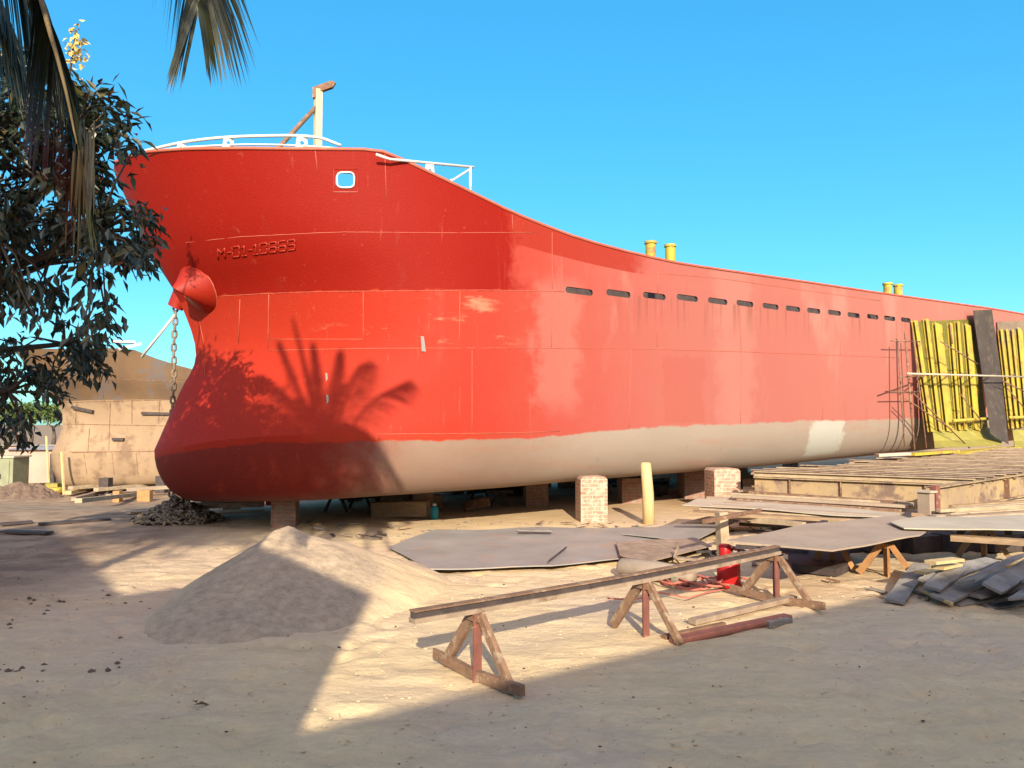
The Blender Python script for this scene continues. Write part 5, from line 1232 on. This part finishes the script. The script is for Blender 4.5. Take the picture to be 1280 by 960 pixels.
# dark scrap and timbers in the shade under the hull
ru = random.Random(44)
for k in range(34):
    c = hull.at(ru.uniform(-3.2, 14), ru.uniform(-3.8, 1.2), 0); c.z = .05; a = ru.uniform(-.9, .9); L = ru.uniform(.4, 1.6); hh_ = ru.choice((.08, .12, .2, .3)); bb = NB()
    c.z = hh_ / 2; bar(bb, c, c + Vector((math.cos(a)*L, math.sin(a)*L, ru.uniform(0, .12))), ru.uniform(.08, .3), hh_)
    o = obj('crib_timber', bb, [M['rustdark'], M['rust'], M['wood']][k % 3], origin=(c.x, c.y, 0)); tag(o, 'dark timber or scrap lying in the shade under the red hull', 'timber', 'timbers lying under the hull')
# loose scraps
rq = random.Random(31)
for k in range(46):
    if k < 16: px, py = rq.uniform(400, 520), rq.uniform(654, 676)
    elif k < 26: px, py = rq.uniform(640, 860), rq.uniform(652, 660)
    elif k < 38: px, py = rq.uniform(860, 1010), rq.uniform(690, 712)
    else: px, py = rq.uniform(1020, 1180), rq.uniform(724, 752)
    c = Z(px, py, .03); a = rq.uniform(0, math.pi); L = rq.uniform(.10, .42); bb = NB()
    bar(bb, c, c + Vector((math.cos(a)*L, math.sin(a)*L, rq.uniform(-.01, .05))), rq.uniform(.02, .08), rq.uniform(.008, .025), w2=rq.uniform(.01, .07))
    o = obj('scrap_piece', bb, [M['plank'], M['rustdark'], M['rust'], M['greyslab'], M['wood']][k % 5], origin=(c.x, c.y, 0)); tag(o, 'small scrap of wood or steel lying on the sand of the yard', 'scrap', 'scraps scattered over the yard')
# thin cables across the sand towards the plates
for k, P_ in enumerate((((905,738),(860,748),(820,742),(790,752),(760,748)), ((890,690),(850,706),(835,690),(800,698),(770,690)))):
    bb = NB(); pts = [Z(a, b_, .03) for a, b_ in P_]; sm = []
    for i in range(len(pts) - 1):
        for q in range(5):
            u = q / 5; sm.append(pts[i].lerp(pts[i+1], u) + Vector((0, .03 * math.sin((i*5+q) * .9), .01)))
    tube(bb, sm + [pts[-1]], .009, 5); o = obj('cable', bb, M['cord'] if k == 0 else M['rustdark'], smooth=True, origin=(pts[0].x, pts[0].y, 0)); tag(o, ['thin salmon cable trailing left from the cord tangle', 'thin dark cable lying over the brownish plate'][k], 'cable')
# ------------------------------------------------------------------ litter on the sand
def litter(n, seed, x0, x1, y0, y1, smin, smax, m, name, label, cat):
    r_ = random.Random(seed); V, F = [], []
    for _ in range(n):
        y = y0 + (y1-y0) * r_.random() ** 1.4; x = r_.uniform(x0, x1) * (y / y1 * .8 + .2); s_ = r_.uniform(smin, smax); c = Vector((x, y, gh(x, y) + s_*.25)); i = len(V)
        for sx_, sy_, sz_ in ((1,0,0),(-1,0,0),(0,1,0),(0,-1,0),(0,0,1),(0,0,-1)):
            V.append(tuple(c + Vector((sx_*s_*r_.uniform(.5,1.2), sy_*s_*r_.uniform(.4,1), sz_*s_*r_.uniform(.3,.6)))))
        for f in ((0,2,4),(2,1,4),(1,3,4),(3,0,4),(2,0,5),(1,2,5),(3,1,5),(0,3,5)): F.append(tuple(i+q for q in f))
    me = bpy.data.meshes.new(name); me.from_pydata(V, [], F); me.update(); o = link(name, me, m); tag(o, label, cat, kind='stuff')
litter(2600, 4, -10, 10, 3.6, 13, .005, .020, M['sand'], 'sand_clods', 'small sand clods scattered over the near ground', 'clods')
litter(190, 9, -9, 8, 3.8, 12, .006, .020, M['rustdark'], 'dark_litter', 'tiny dark bits scattered over the sand', 'litter')
litter(160, 6, -7, -4, 6, 9, .01, .04, M['soil'], 'soil_crumbs', 'brown soil crumbs at the left foot of the sand heap', 'crumbs')
litter(200, 8, -3, 5, 12.5, 15.2, .01, .05, M['greyslab'], 'chippings', 'grey chippings along the shade edge under the hull', 'chippings')
q = Z(242, 881, .02); Lf = [(q, Vector((1,.3,.2)), Vector((0,0,1)), .10, .04, .3), (q + Vector((.02,0,.01)), Vector((-.6,.8,.3)), Vector((0,.3,1)), .07, .035, .4)]
o = leafmesh('dry_leaf', Lf, M['rust']); tag(o, 'single curled brown leaf on the near sand', 'leaf')
